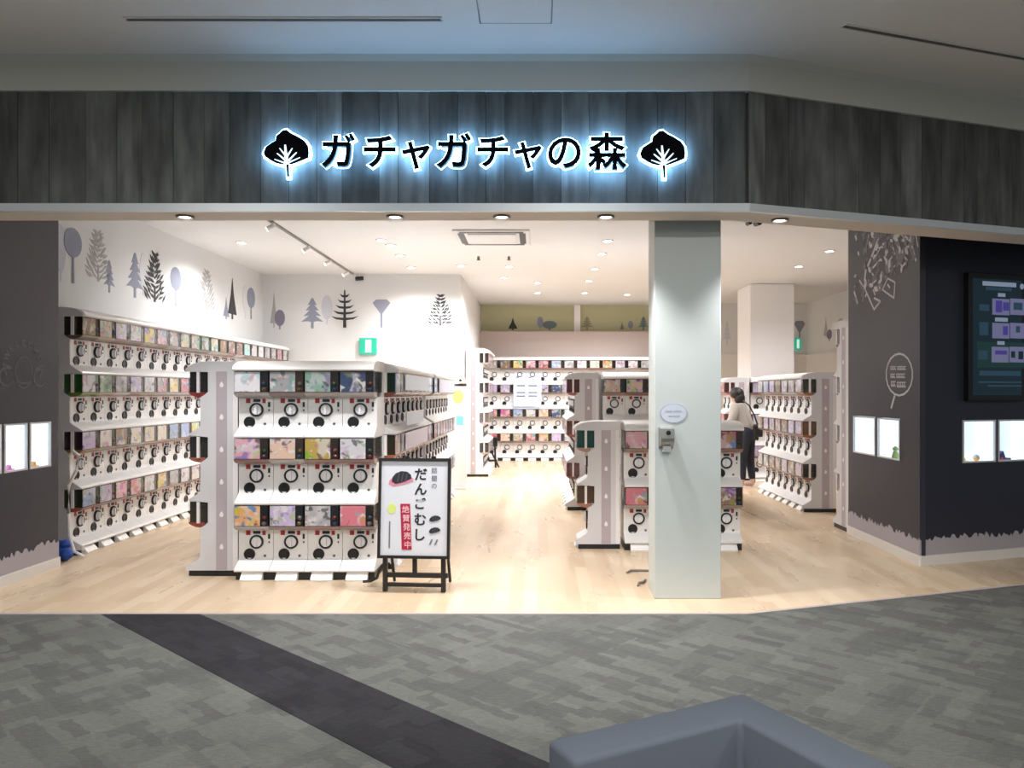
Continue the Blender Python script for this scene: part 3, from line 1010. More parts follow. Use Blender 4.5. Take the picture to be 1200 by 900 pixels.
left_decal(71, 262, 330, 12, 'oval', 'pale', 'pale oval tree print half hidden by the charcoal entrance wall')
left_decal(85, 267, 332, 21, 'lollipop', 'slate', 'large slate round-headed tree print on left wall', off=.004)
left_decal(115, 265, 330, 26, 'dashed', 'grey', 'tallest leafy dashed tree print on left wall', 3)
left_decal(128, 305, 343, 13, 'fir', 'slate', 'small slate fir print at foot of the tallest dashed tree')
left_decal(158, 296, 349, 20, 'fir', 'slate', 'slate stepped fir print left of the black dashed tree')
left_decal(168, 296, 346, 9, 'oval', 'mist', 'faint oval tree print between slate fir and black dashed tree')
left_decal(181, 290, 354, 21, 'dashed', 'ink', 'black dashed tree print above the wall rack', 5, .004)
left_decal(206, 313, 359, 13, 'lollipop', 'slate', 'small slate round-headed tree print standing alone on left wall')
left_decal(242, 312, 364, 17, 'dashed', 'grey', 'grey dashed tree print farther along left wall', 8)
left_decal(265, 348, 374, 7, 'cone', 'slate', 'small slate cone tree beside the dark cone tree print')
left_decal(272, 326, 374, 10, 'cone', 'ink', 'narrow dark cone tree print on left wall', off=.004)
left_decal(288, 333, 374, 7, 'oval', 'mist', 'faint oval tree beside the farthest round-headed print')
left_decal(294, 337, 374, 9, 'lollipop', 'slate', 'farthest round-headed tree print on left wall', off=.004)

def back_decal(px, yt, yb, wpx, kind, mt, label, d, seed=1, off=0):
    decal(kind, wpx * d / F, gz(yt, d) - gz(yb, d), (gx(px, d), d - off, gz(yb, d)), 0, 'print_' + mt, label, seed)
back_decal(321, 341, 384, 9, 'cone', 'grey', 'pale grey cone tree print in the corner of back wall', BW)
back_decal(328, 363, 386, 12, 'oval', 'plum', 'plum oval leaf print in the corner of back wall', BW, off=.004)
back_decal(366, 349, 385, 26, 'fir', 'slate', 'wide slate fir print left of the black pine on back wall', BW)
back_decal(383, 346, 380, 13, 'oval', 'pale', 'pale oval tree print behind the black pine', BW)
back_decal(404, 340, 384, 33, 'pine', 'ink', 'black branching pine print on back wall', BW, off=.004)
back_decal(447, 351, 384, 21, 'fan', 'slate', 'slate fan-shaped tree print on back wall', BW)
back_decal(516, 341, 382, 24, 'dashed', 'ink', 'black dashed tree print at the right of back wall', BW, 4)
back_decal(535, 352, 382, 11, 'fir', 'pale', 'pale slim fir print beside the black dashed tree on back wall', BW)
RD = 17.6
back_decal(601, 372, 387, 11, 'cone', 'ink', 'small black cone tree on the olive recess wall', RD)
back_decal(633, 371, 387, 7, 'oval', 'slate', 'small slate oval tree on the olive recess wall', RD)
back_decal(644, 376, 387, 17, 'oval', 'deep', 'wide dark bush print on the olive recess wall', RD, off=.004)
back_decal(688, 371, 387, 16, 'fir', 'brown', 'small brown fir print right of the white post', RD)
back_decal(729, 377, 387, 5, 'cone', 'deep', 'tiny dark cone print on the olive recess wall', RD)
back_decal(739, 376, 387, 6, 'oval', 'slate', 'tiny slate oval print on the olive recess wall', RD)
back_decal(754, 371, 387, 14, 'fir', 'deep', 'dark fir print beside the pillar on olive recess wall', RD)
back_decal(852, 376, 404, 11, 'fir', 'pale', 'pale fir print on white wall left of the white column', 17.25)
back_decal(937, 376, 404, 13, 'fan', 'slate', 'slate fan-shaped tree print right of the white column', 17.25)
for (px, yt, yb, w, kd, mt, lb) in ((968, 371, 396, 6, 'cone', 'grey', 'grey cone tree print on the right shop wall'), (972, 386, 400, 6, 'oval', 'plum', 'plum oval leaf print on the right shop wall'),
                                    (985, 373, 398, 9, 'oval', 'grey', 'grey oval tree print on the right shop wall')):
    d = F * XR / (px - VX)
    decal(kd, w * d * d / (F * XR), gz(yt, d) - gz(yb, d), (XR, d, gz(yb, d)), R(-90), 'print_' + mt, lb)

# ------------------------------------------------------------------ ceiling fittings
def ceil_pt(px, py, z=ZC):
    d = F * (z - EYE) / (HOR - py)
    return gx(px, d), d
me_ringd = MB().lathe([(.075, 0), (.075, -.010), (.060, -.012), (.058, -.002)], seg=18).mesh('trim_ring', 'trimring', True)
me_lensd = MB().lathe([(.055, -.001), (.055, -.008), (.045, -.012)], seg=16).mesh('lens', 'lens')
me_ringk = MB().lathe([(.060, 0), (.060, -.012), (.050, -.014), (.048, -.002)], seg=18).mesh('trim_ring', 'trimdark', True)
me_lensk = MB().lathe([(.036, -.001), (.036, -.008), (.030, -.010)], seg=16).mesh('lens', 'lens')
WARM = (1.0, .975, .965)
def downlight(x, y, z, watts, label, group, cone=150, dark=False, color=WARM):
    t_ = thing('downlight', label, 'downlight', (x, y, z), 0, group)
    ob('trim_ring', me_ringk if dark else me_ringd, t_)
    ob('lens', me_lensk if dark else me_lensd, t_)
    if watts:
        l = lamp('SPOT', 'downlight_lamp', (0, 0, -.05), watts, color, .06, R(cone), .7)
        l.parent = t_
    return t_
spots = [(447, 281), (458, 287), (469, 299), (482, 313), (540, 311), (597, 312), (590, 325), (630, 331), (630, 343), (712, 282), (705, 297),
         (697, 315), (690, 329), (685, 343), (283, 284), (972, 294), (936, 312), (934, 356), (735, 345)]
for px, py in spots:
    x, d = ceil_pt(px, py)
    downlight(x, d, ZC, SPOT_W, 'small round ceiling downlight in the white shop ceiling', 'shop ceiling downlights')
SD = FD + .13
for px, wh in ((217, 'above the grey rack flank'), (463, 'above the easel sign'), (588, 'over the middle of the aisle'), (710, 'just left of the pillar')):
    downlight(gx(px, SD), SD, ZS - .008, SOFFIT_W, 'dark-rimmed downlight in the fascia soffit ' + wh, 'soffit downlights', 105, True)
for t_, wh in ((.35, 'beside the twin camera'),):
    x, y = bend(t_, .13)
    downlight(x, y, ZS - .008, SOFFIT_W, 'dark-rimmed downlight in the fascia soffit ' + wh, 'soffit downlights', 105, True)

# track with wall-washing heads
TX = -3.10
tk = thing('lighting_track', 'thin grey lighting track on the ceiling before the mural wall', 'track', (TX, 10.6, ZC))
ob('rail', MB().box(-.018, .018, -2.2, 2.3, -.022, 0).mesh('rail', 'trimdark'), tk)
me_head = MB().tube([(0, 0, -.02), (0, 0, -.07)], .008, 8).tube([(.04, 0, -.05), (-.05, 0, -.095)], [.024, .030], 12).mesh('spot_head', 'white')
me_hl = MB().tube([(-.051, 0, -.0955), (-.054, 0, -.097)], .026, 12).mesh('head_lens', 'lens')
for i, y in enumerate((8.95, 10.33, 11.39, 12.45)):
    h = thing('track_spotlight', ORD[3 - i] + ' white track spotlight from the black camera on the ceiling rail', 'spotlight', (TX, y, ZC), 0, 'track spotlights')
    ob('spot_head', me_head, h)
    ob('head_lens', me_hl, h)
    l = lamp('SPOT', 'track_lamp', (-.10, 0, -.13), TRACK_W, WARM, .04, R(95), .8, rot=(0, R(38), 0))
    l.parent = h
h = thing('security_camera', 'black security camera hanging at the end of ceiling track', 'camera', (-3.0, 12.95, ZC - .022))
ob('camera_body', MB().tube([(.06, 0, -.05), (-.06, -.05, -.07)], .032, 10).mesh('camera_body', 'black'), h)
ob('bracket', MB().tube([(0, 0, .024), (0, 0, -.05)], .012, 8).mesh('bracket', 'white'), h)
h = thing('security_camera', 'black twin security camera under the soffit right of pillar', 'camera', (gx(883, 5.6), 5.6, gz(259, 5.6)))
for dx_ in (-.032, .028):
    ob('camera_body', MB().tube([(dx_, .04, -.012), (dx_ * 1.1, -.05, -.02)], .016 if dx_ < 0 else .021, 10).mesh('camera_body', 'black'), h)
ob('bracket', MB().tube([(0, .0, -.01), (0, .0, ZC - gz(259, 5.6))], .007, 6).mesh('bracket', 'trimring'), h)
h = thing('ceiling_sensor', 'small black sensor fixed high on the olive recess wall', 'sensor', (gx(584, 17.5), 17.6, gz(355, 17.5)))
ob('sensor_body', MB().box(-.12, .12, -.10, 0, -.03, .03).mesh('sensor_body', 'black'), h)
ob('lens', MB().lathe([(.03, 0), (.03, .02), (.02, .025)], (.08, -.10, 0), 'y', 10).mesh('lens', 'greymark'), h)

# ceiling cassette
ax0, ax1, ay0, ay1 = -1.05, -.10, 9.42, 10.36
ac = thing('ceiling_air_conditioner', 'square ceiling air conditioner with dark louvre slots', 'air conditioner', ((ax0 + ax1) / 2, (ay0 + ay1) / 2, ZC))
w_ = .475
ob('frame', MB().box(-w_, w_, -w_, w_, -.02, 0).mesh('frame', 'ceilwhite', bevel=.006), ac)
ob('grille', MB().box(-.30, .30, -.30, .30, -.032, -.019).mesh('grille', 'ceilwhite'), ac)
for (q0, q1, q2, q3) in ((-.40, .40, -.425, -.345), (-.40, .40, .345, .425), (-.425, -.345, -.33, .33), (.345, .425, -.33, .33)):
    ob('louvre', MB().box(q0, q1, q2, q3, -.0225, -.0205).mesh('louvre', 'black'), ac)
for (x_, y_, lb) in ((gx(562, 11.5), 11.3, 'small'), (gx(597, 11.5), 11.3, 'small')):
    s_ = thing('sprinkler', 'small grey sprinkler head below the ceiling air conditioner', 'sprinkler', (x_, y_, ZC), 0, 'sprinkler heads')
    ob('stem', MB().lathe([(.02, 0), (.02, -.05)], seg=8).mesh('stem', 'trimdark'), s_)
    ob('deflector', MB().lathe([(.03, -.05), (.03, -.055)], seg=10).mesh('deflector', 'trimdark'), s_)

# concourse ceiling slots and hatch
def slot(x0, x1, y, label, rz=0, loc=None):
    t_ = thing('slot_diffuser', label, 'air vent', loc or ((x0 + x1) / 2, y, ZM), rz, 'slot diffusers in the concourse ceiling')
    hl = (x1 - x0) / 2
    ob('slot', MB().box(-hl, hl, -.018, .018, -.004, 0).mesh('slot', 'slot'), t_)
    ob('rim', MB().box(-hl - .01, hl + .01, .018, .026, -.008, 0).box(-hl - .01, hl + .01, -.026, -.018, -.008, 0).mesh('rim', 'mallceil'), t_)
SDp = F * (ZM - EYE) / (HOR - 22)
slot(gx(148, SDp), gx(516, SDp), SDp, 'long straight dark air slot in concourse ceiling above lettering')
p0d, p1d = F * (ZM - EYE) / (HOR - 30), F * (ZM - EYE) / (HOR - 68)
p0, p1 = Vector((gx(990, p0d), p0d)), Vector((gx(1200, p1d), p1d))
dd = p1 - p0
p1 = p0 + dd.normalized() * 2.1
mid = (p0 + p1) / 2
slot(-1.05, 1.05, 0, 'slanting dark air slot in concourse ceiling above the charcoal wall', math.atan2(dd.y, dd.x), (mid.x, mid.y, ZM))
hd1 = F * (ZM - EYE) / (HOR - 27)
hx0, hx1 = gx(562, hd1), gx(647, hd1)
hwid = (hx1 - hx0) / 2
ht = thing('access_hatch', 'square access hatch with thin grey edge in concourse ceiling', 'hatch', ((hx0 + hx1) / 2, hd1 - hwid, ZM))
ob('hatch_door', MB().box(-hwid + .012, hwid - .012, -hwid + .012, hwid - .012, -.006, 0).mesh('hatch_door', 'mallceil'), ht)
b = MB()
for q in ((-hwid, hwid, hwid - .008, hwid), (-hwid, hwid, -hwid, -hwid + .008), (-hwid, -hwid + .008, -hwid, hwid), (hwid - .008, hwid, -hwid, hwid)):
    b.box(*q, -.004, 0)
ob('hatch_frame', b.mesh('hatch_frame', 'steel'), ht)
# exit signs
def exit_sign(px0, px1, py0, py1, d, label, rod=True):
    t_ = thing('exit_sign', label, 'sign', (gx((px0 + px1) / 2, d), d, gz(py1, d)), 0)
    wd, hg = gx(px1, d) - gx(px0, d), gz(py0, d) - gz(py1, d)
    ob('case', MB().box(-wd / 2, wd / 2, 0, .06, 0, hg).mesh('case', 'green', bevel=.006), t_)
    ob('pictogram', MB().box(-wd * .14, wd * .2, -.003, 0, hg * .12, hg * .88).mesh('pictogram', 'exitpale'), t_)
    if rod:
        ob('hanger', MB().tube([(0, .03, hg - .01), (0, .03, ZC - gz(py1, d))], .006, 6).mesh('hanger', 'white'), t_)
exit_sign(421, 441, 396, 415, BW - .09, 'glowing green exit sign on back wall under the fan tree', rod=False)
exit_sign(931, 939, 396, 410, 17.18, 'small green exit sign below the slate fan tree right of column', rod=False)

# ------------------------------------------------------------------ easel poster
EY = 5.80
ez = thing('easel_sign', 'black framed easel sign with pill bug poster and red banner', 'easel sign', (gx(486, EY), EY, 0), R(-4))
def epx(px, py):     # poster pixel -> local coordinates on the board
    return gx(px, 5.72) - gx(486, EY), gz(py, 5.72)
lean = R(-4)
bd = ob('board', MB().box(-.262, .262, 0, .018, -.36, .36).mesh('board', 'poster'), ez, (.010, -.06, gz(596, 5.72)))
bd.rotation_euler = (lean, 0, 0)
b = MB()
b.box(-.272, -.252, -.012, .026, -.372, .372).box(.252, .272, -.012, .026, -.372, .372)
b.box(-.252, .252, -.012, .026, .350, .372).box(-.252, .252, -.012, .026, -.372, -.350)
ob('frame', b.mesh('frame', 'blackmetal'), bd)
for dx_ in (-.06, .14):
    ob('frame_clip', MB().box(dx_ - .018, dx_ + .018, -.004, .02, .372, .388).mesh('frame_clip', 'black', bevel=.004), bd)
def bp_(px, py):       # crop pixel (600x900 crop of 450..530, 535..655) -> board local
    fx, fy = px / 600 * 80 + 450, py / 900 * 120 + 535
    return (fx - 488.5) * 5.72 / F, (596 - fy) * 5.72 / F
for ch, px, py, sz in (('だ', 345, 160, .098), ('ん', 345, 290, .098), ('ご', 345, 415, .090), ('む', 345, 555, .098), ('し', 345, 690, .098)):
    x, z = bp_(px, py)
    glyph_obj('letter', ch, sz, 'ink', bd, (x, -.001, z), offset=.0026, depth=.001)
for ch, py in (('話', 125), ('題', 195), ('の', 262)):
    x, z = bp_(465, py)
    glyph_obj('letter', ch, .046, 'inkgrey', bd, (x, -.001, z), depth=.001)
x0, z0 = bp_(172, 420)
x1, z1 = bp_(268, 820)
ob('banner', MB().prism([(x0 - .006, z0), (x0 + .010, z1), (x1 + .004, z1), (x1 - .014, z0)], lambda a, c, d: (a, d, c), -.003, .0).mesh('banner', 'banner'), bd)
for k, ch in enumerate('絶賛発売中'):
    x, z = bp_(213 + k * 6, 468 + k * 77)
    glyph_obj('letter', ch, .056, 'bannertext', bd, (x, -.004, z), offset=.0008, depth=.001)
def bug(px, py, w, h, nm='bug_print', pink=False):
    x, z = bp_(px, py)
    body = [(-.5, -.28), (-.46, .02), (-.3, .3), (-.02, .46), (.28, .42), (.47, .2), (.5, -.05), (.3, -.2), (0, -.36), (-.3, -.46)]
    if pink:
        ob('pink_shadow', MB().prism([((a - .02) * w * 1.25 + x, (c - .22) * h * .9 + z) for a, c in body][::-1], lambda a, c, d: (a, d, c), -.0025, 0).mesh('pink_shadow', 'bugpink'), bd)
    ob(nm, MB().prism([(a * w + x, c * h + z) for a, c in body][::-1], lambda a, c, d: (a, d, c), -.004, 0).mesh(nm, 'ink'), bd)
    for q in (-.2, 0, .2):
        ob('segment_line', MB().prism([((q - .02) * w + x, -.3 * h + z), ((q + .02) * w + x, -.3 * h + z), ((q + .10) * w + x, .36 * h + z), ((q + .07) * w + x, .36 * h + z)][::-1],
                                      lambda a, c, d: (a, d, c), -.005, -.003).mesh('segment_line', 'greymark'), bd)
bug(172, 190, .150, .105, pink=True)
bug(476, 547, .085, .050)
bug(474, 650, .085, .050)
x, z = bp_(88, 462)
ob('lime_spot', MB().prism(ell(x, z, .032, .038)[::-1], lambda a, c, d: (a, d, c), -.003, 0).mesh('lime_spot', 'lime'), bd)
x, z = bp_(72, 680)
ob('fine_print', MB().box(x - .005, x + .005, -.003, 0, z - .11, z + .09).mesh('fine_print', 'inkgrey'), bd)
x, z = bp_(470, 750)
for q in (-.022, .018):
    ob('fine_print', MB().prism([(x + q - .016, z - .02), (x + q + .002, z + .02), (x + q + .012, z + .016), (x + q - .004, z - .022)][::-1], lambda a, c, d: (a, d, c), -.003, 0).mesh('fine_print', 'inkgrey'), bd)
ztop = gz(650, 5.72)
for sx in (-.222, .222):
    ob('leg', MB().box(sx - .017, sx + .017, -.03, .005, 0, ztop + .02).mesh('leg', 'blackmetal', bevel=.003), ez)
    ob('rear_leg', MB().tube([(sx, .0, ztop + .35), (sx * 1.0, .26, .012)], .012, 8).mesh('rear_leg', 'blackmetal'), ez)
ob('crossbar', MB().box(-.235, .255, -.02, .010, .105, .140).mesh('crossbar', 'blackmetal', bevel=.003), ez)
ob('crossbar', MB().box(-.222, .222, -.018, .008, .035, .062).mesh('crossbar', 'blackmetal', bevel=.003), ez)
ob('centre_post', MB().box(-.014, .018, -.018, .008, .14, ztop + .02).mesh('centre_post', 'blackmetal'), ez)
cb = MB().tube([(-.20, .03, .20), (-.25, .08, .18), (-.29, .10, .13), (-.31, .12, .07), (-.36, .13, .045), (-.42, .13, .04)], .011, 8)
tag(ob('power_cable', cb.mesh('power_cable', 'black', True), None, (gx(486, EY), EY, 0)), 'thick black cable running from easel leg to the rack foot', 'cable')

# ------------------------------------------------------------------ display cases and screen in the charcoal walls
def case(origin, rz, w, toys, label):
    """local: x right, front at y=0 facing -y, z from CZ0"""
    h = CZ1 - CZ0
    t_ = thing('display_case', label, 'display case', origin, rz, 'lit display cases in the charcoal walls')
    dpt = .16
    b = MB().box(.0, w, dpt - .01, dpt, 0, h).box(0, .006, .012, dpt - .01, 0, h).box(w - .006, w, .012, dpt - .01, 0, h).box(.006, w - .006, .012, dpt - .01, h - .006, h).box(.006, w - .006, .012, dpt - .01, 0, .006)
    ob('light_box', b.mesh('light_box', 'caselight'), t_)
    b = MB().box(0, .014, -.008, .012, 0, h).box(w - .014, w, -.008, .012, 0, h).box(.014, w - .014, -.008, .012, 0, .014).box(.014, w - .014, -.008, .012, h - .014, h)
    ob('case_frame', b.mesh('case_frame', 'caseframe'), t_)
    ob('pane', MB().box(.014, w - .014, .002, .005, .014, h - .014).mesh('pane', 'clear'), t_)
    return t_
def toy(origin, rz, x, y, z, r, colk, kind, label):
    ca, sa = math.cos(rz), math.sin(rz)
    loc = (origin[0] + ca * x - sa * y, origin[1] + sa * x + ca * y, origin[2] + z)
    t_ = thing('capsule_toy', label, 'toy', loc, rz, 'small toys in the lit cases')
    if kind == 'ball':
        ob('lower_half', MB().lathe([(r * .3, 0), (r * .8, r * .35), (r, r)], seg=14).mesh('lower_half', colk, True), t_)
        ob('upper_half', MB().lathe([(r * 1.02, r), (r * .8, r * 1.65), (r * .3, r * 2)], seg=14).mesh('upper_half', 'caseframe', True), t_)
    elif kind == 'figure':
        ob('body', MB().lathe([(r * .7, 0), (r * .8, r * .4), (r * .5, r * 1.5), (r * .3, r * 1.7)], seg=12).mesh('body', colk, True), t_)
        ob('head', MB().lathe([(r * .2, r * 1.6), (r * .6, r * 1.9), (r * .65, r * 2.3), (r * .2, r * 2.7)], seg=12).mesh('head', colk, True), t_)
    else:
        ob('base', MB().box(-r * 2, r * 2, -r * .6, r * .6, 0, r * .35).mesh('base', colk, bevel=.004), t_)
        ob('block', MB().prism([(-r, r * .35), (r * .9, r * .35), (r * .4, r * 1.5), (-r * .2, r * 1.1)], lambda a, c, d: (a, d, c), -r * .5, r * .5).mesh('block', colk), t_)
    return t_

for i, (a, b_) in enumerate(left_holes):
    og = (LX, 5.3 + a, CZ0)
    case(og, R(90), b_ - a, None, ('lit display case nearest the shop front on left charcoal wall', 'lit case with pink toy in left charcoal wall', 'lit case with orange toy beside the mural rack')[i])
    toy(og, R(90), (b_ - a) * .55, .07, .006, .030, ('toy_yellow', 'toy_pink', 'toy_orange')[i], 'block',
        ('flat yellow toy in left wall display case', 'flat pink toy in left wall display case', 'flat orange toy in left wall display case')[i])
for i, (a, b_) in enumerate(side_holes):
    og = (PX, PY + b_, CZ0)
    case(og, R(-90), b_ - a, None, ('lit case with olive figure below the speech bubble', 'lit case at the inner end of speech bubble wall')[i])
    if i == 0:
        toy(og, R(-90), (b_ - a) * .56, .050, .006, .042, 'toy_green', 'figure', 'olive green figure in case below the speech bubble')
for i, (a, b_) in enumerate(front_holes):
    og = (PX + bc * a, PY + bs * a, CZ0)
    case(og, BA, b_ - a, None, ('lit case with orange ball under the video screen', 'lit case with navy toy under the video screen', 'lit case right of the one with the navy toy')[i])
    if i == 0:
        toy(og, BA, .24, .07, .006, .030, 'toy_orange', 'ball', 'orange capsule ball in case under the video screen')
        toy(og, BA, .10, .08, .006, .022, 'toy_yellow', 'block', 'flat yellow toy in case under the video screen')
        n_ = toy(og, BA, .075, .135, .225, .022, 'toy_navy', 'ball', 'small navy ball mounted on the back of lit case')
    elif i == 1:
        toy(og, BA, .12, .09, .006, .055, 'toy_navy', 'block', 'navy angular toy in case under the video screen')
        toy(og, BA, .10, .045, .006, .018, 'toy_red', 'block', 'flat red toy in case under the video screen')
    else:
        toy(og, BA, .2, .07, .006, .03, 'toy_green', 'figure', 'green figure in case right of the navy toy')

sc0, sc1 = .49, 1.14
sz0, sz1 = 1.425, 2.56
ss = thing('video_screen', 'tall dark video screen showing picture panels on charcoal wall', 'screen', (PX + bc * sc0, PY + bs * sc0, sz0), BA)
sw, sh = sc1 - sc0, sz1 - sz0
ob('housing', MB().box(0, sw, -.055, -.0, 0, sh).mesh('housing', 'screenbezel', bevel=.004), ss)
scr = ob('display', MB().box(.045, sw - .03, -.0565, -.054, .05, sh - .05).mesh('display', 'screen'), ss)
def spx(px, py):  # pixels of the 476x900 crop of 1110..1200 x 310..480 -> screen local
    fx = px / 476 * 90 + 1110
    fy = py / 900 * 170 + 310
    u = (F * PX - (fx - VX) * PY) / ((fx - VX) * bs - F * bc)
    d = PY + u * bs
    return u - sc0, gz(fy, d) - sz0
def srect(px0, px1, py0, py1, material, nm, lvl=0):
    x0, za = spx(px0, py0)
    x1, zb = spx(px1, py1)
    _, zc = spx(px0, py1)
    ob(nm, MB().box(x0, x1, -.0580 - lvl * .0004, -.0562, min(zc, zb), za).mesh(nm, material), scr)
srect(150, 440, 480, 640, 'scrgreen', 'picture_panel')
srect(185, 392, 108, 135, 'scrwhite', 'text_line', 1)
srect(205, 365, 142, 162, 'scrline', 'text_line', 1)
srect(280, 325, 182, 204, 'scrwhite', 'text_line', 1)
srect(262, 340, 332, 356, 'scrwhite', 'text_line', 1)
srect(275, 320, 478, 500, 'scrwhite', 'text_line', 1)
for (a, b_, c_, d_) in ((245, 350, 215, 315), (355, 452, 215, 315), (245, 350, 365, 460), (355, 452, 365, 460), (240, 345, 512, 608), (350, 450, 512, 608)):
    srect(a, b_, c_, d_, 'scrlilac', 'picture_panel', 1)
for (a, b_, c_, d_, k) in ((265, 305, 228, 300, 'scrblue'), (310, 348, 238, 290, 'scrblue'), (375, 430, 240, 285, 'scrline'), (310, 340, 385, 440, 'scrblue'), (390, 415, 385, 425, 'scrline'),
                           (262, 335, 535, 560, 'scrblue'), (360, 385, 540, 580, 'screen'), (405, 435, 540, 590, 'screen')):
    srect(a, b_, c_, d_, k, 'picture_detail', 2)
for (a, b_, c_, d_) in ((165, 225, 250, 290), (165, 220, 360, 440), (160, 215, 535, 590), (165, 420, 660, 690), (160, 425, 725, 735), (215, 425, 748, 758)):
    srect(a, b_, c_, d_, 'scrline', 'text_line', 1)
x, z = spx(428, 142)
ob('badge', MB().prism(ell(x, z, .024, .026)[::-1], lambda a, c, d: (a, d, c), -.0585, -.056).mesh('badge', 'scrwhite'), scr)

# ------------------------------------------------------------------ chalk drawings
def ribbon(b, pts, w, depth=.002):
    """flat chalk stroke in the local xz plane, front -y"""
    for i in range(len(pts) - 1):
        a, c = Vector(pts[i]), Vector(pts[i + 1])
        d = (c - a)
        if d.length < 1e-5:
            continue
        d.normalize()
        n_ = Vector((-d.y, d.x)) * w / 2
        a2, c2 = a - d * w * .2, c + d * w * .2
        poly = [a2 + n_, a2 - n_, c2 - n_, c2 + n_]
        b.prism([(q.x, q.y) for q in poly], lambda u, v, e: (u, -e, v), -.001, depth)
    return b
def side_uv(px, py):      # pixel on the inner face of right wall -> local (x to the viewer's right, z)
    d = F * PX / (px - VX)
    return PY + 1.53 - d, gz(py, d)
org = (PX, PY + 1.53, 0)
bub = thing('speech_bubble_drawing', 'chalk speech bubble with three lines of lettering on charcoal wall', 'wall drawing', org, R(-90))
pts = [side_uv(1054 + 15.5 * math.cos(t), 439 + 24.5 * math.sin(t)) for t in [R(-50 + 20 * k) for k in range(19)]]
ob('outline', ribbon(MB(), pts, .018).mesh('outline', 'chalk'), bub)
ob('tail', ribbon(MB(), [side_uv(1048.5, 464), side_uv(1044.5, 478)], .026).mesh('tail', 'chalk'), bub)
for (xa, xb, yy, w) in ((1044, 1050.5, 431.5, .028), (1052, 1062, 431.5, .028), (1044, 1049.5, 440.5, .034), (1051, 1061, 440.5, .034), (1044.5, 1050, 450, .045), (1051.5, 1062, 451, .045)):
    n_ = 3 if xb - xa < 7 else 5
    b = MB()
    for k in range(n_):
        u0, u1 = xa + (xb - xa) * k / n_, xa + (xb - xa) * (k + .75) / n_
        p_, q_ = side_uv(u0, yy), side_uv(u1, yy)
        hh = w
        ribbon(b, [(p_[0], p_[1] - hh / 2), (p_[0], p_[1] + hh / 2), (q_[0], q_[1] + hh / 2)], .009)
        ribbon(b, [(p_[0], p_[1]), (q_[0], q_[1] - hh / 2)], .009)
    ob('lettering', b.mesh('lettering', 'chalk'), bub)
dr_ = thing('foliage_drawing', 'white chalk foliage and branches hanging at top of charcoal wall', 'wall drawing', org, R(-90))
r_ = random.Random(3)
def cpx(px, py):          # crop 736x900 of 1000..1090 x 265..375
    return side_uv(px / 736 * 90 + 1000, py / 900 * 110 + 265)
strokes = [([(250, 90), (190, 260), (140, 380)], .030), ([(270, 190), (210, 300)], .012), ([(120, 420), (110, 520)], .034), ([(275, 440), (265, 560)], .028), ([(60, 520), (120, 620), (200, 800), (260, 720), (200, 690)], .020),
           ([(250, 330), (170, 420)], .022), ([(300, 290), (310, 320)], .03), ([(390, 100), (440, 200)], .04), ([(440, 60), (520, 120), (580, 160), (520, 200), (440, 270)], .026), ([(540, 60), (560, 180), (600, 330)], .026),
           ([(430, 330), (470, 390), (520, 330), (480, 280)], .020), ([(370, 180), (400, 260), (330, 350)], .018), ([(400, 380), (340, 440)], .016), ([(330, 500), (400, 540), (390, 690), (280, 610), (330, 500)], .016),
           ([(180, 450), (220, 520), (170, 560)], .018), ([(150, 80), (120, 230)], .012), ([(10, 630), (40, 740)], .03), ([(100, 640), (90, 720)], .012), ([(480, 90), (500, 180)], .02), ([(20, 90), (30, 130)], .03),
           ([(330, 560), (350, 590)], .02), ([(190, 610), (210, 660)], .016), ([(600, 90), (620, 200)], .014), ([(450, 220), (480, 270)], .02), ([(230, 210), (290, 200)], .016)]
for pts, w in strokes:
    ob('chalk_stroke', ribbon(MB(), [cpx(*p) for p in pts], w).mesh('chalk_stroke', 'chalk'), dr_)
leafpoly = [(-.5, 0), (-.25, .20), (.1, .24), (.5, 0), (.1, -.24), (-.25, -.20)]
for k in range(190):
    px, py = r_.uniform(15, 610), r_.uniform(35, 740)
    if py > 820 - px * .85 or (px < 90 and r_.random() < .5):
        continue
    u0, z0 = cpx(px, py)
    a, ln = r_.uniform(0, 6.28), r_.uniform(.05, .12)
    ca, sa = math.cos(a), math.sin(a)
    poly = [(u0 + ln * (ca * p - sa * q), z0 + ln * (sa * p + ca * q)) for p, q in leafpoly]
    ob('chalk_leaf', MB().prism(poly, lambda u, v, e: (u, -e, v), -.001, .002 + k * .00001).mesh('chalk_leaf', 'chalk' if k % 4 == 0 else 'chalkdim'), dr_)
# welcome drawing on left wall
def lw_uv(px, py):
    d = F * abs(LX) / (VX - px)
    return d - 5.3, gz(py, d)
wd_ = thing('welcome_drawing', 'faint chalk arch of letters over a round capsule on charcoal wall', 'wall drawing', (LX, 5.3, 0), R(90))
cxu, czu = lw_uv(27.5, 432)
for k, ch in enumerate('WELCOME'):
    a = R(150 - k * 20)
    u, z = cxu + .225 * math.cos(a), czu - .02 + .225 * math.sin(a)
    glyph_obj('letter', ch, .075, 'chalkdim', wd_, (u, -.001, z), offset=.001, depth=.0015, roty=-(a - R(90)))
def ring(cx_, cz_, rx, rz_, a0=0, a1=360, n=20):
    return [(cx_ + rx * math.cos(R(a0 + (a1 - a0) * k / n)), cz_ + rz_ * math.sin(R(a0 + (a1 - a0) * k / n))) for k in range(n + 1)]
ob('capsule_outline', ribbon(MB(), ring(cxu, czu - .03, .10, .125), .013).mesh('capsule_outline', 'chalkdim'), wd_)
ob('capsule_seam', ribbon(MB(), ring(cxu, czu - .07, .085, .05, 180, 360, 10), .018).mesh('capsule_seam', 'chalkdim'), wd_)
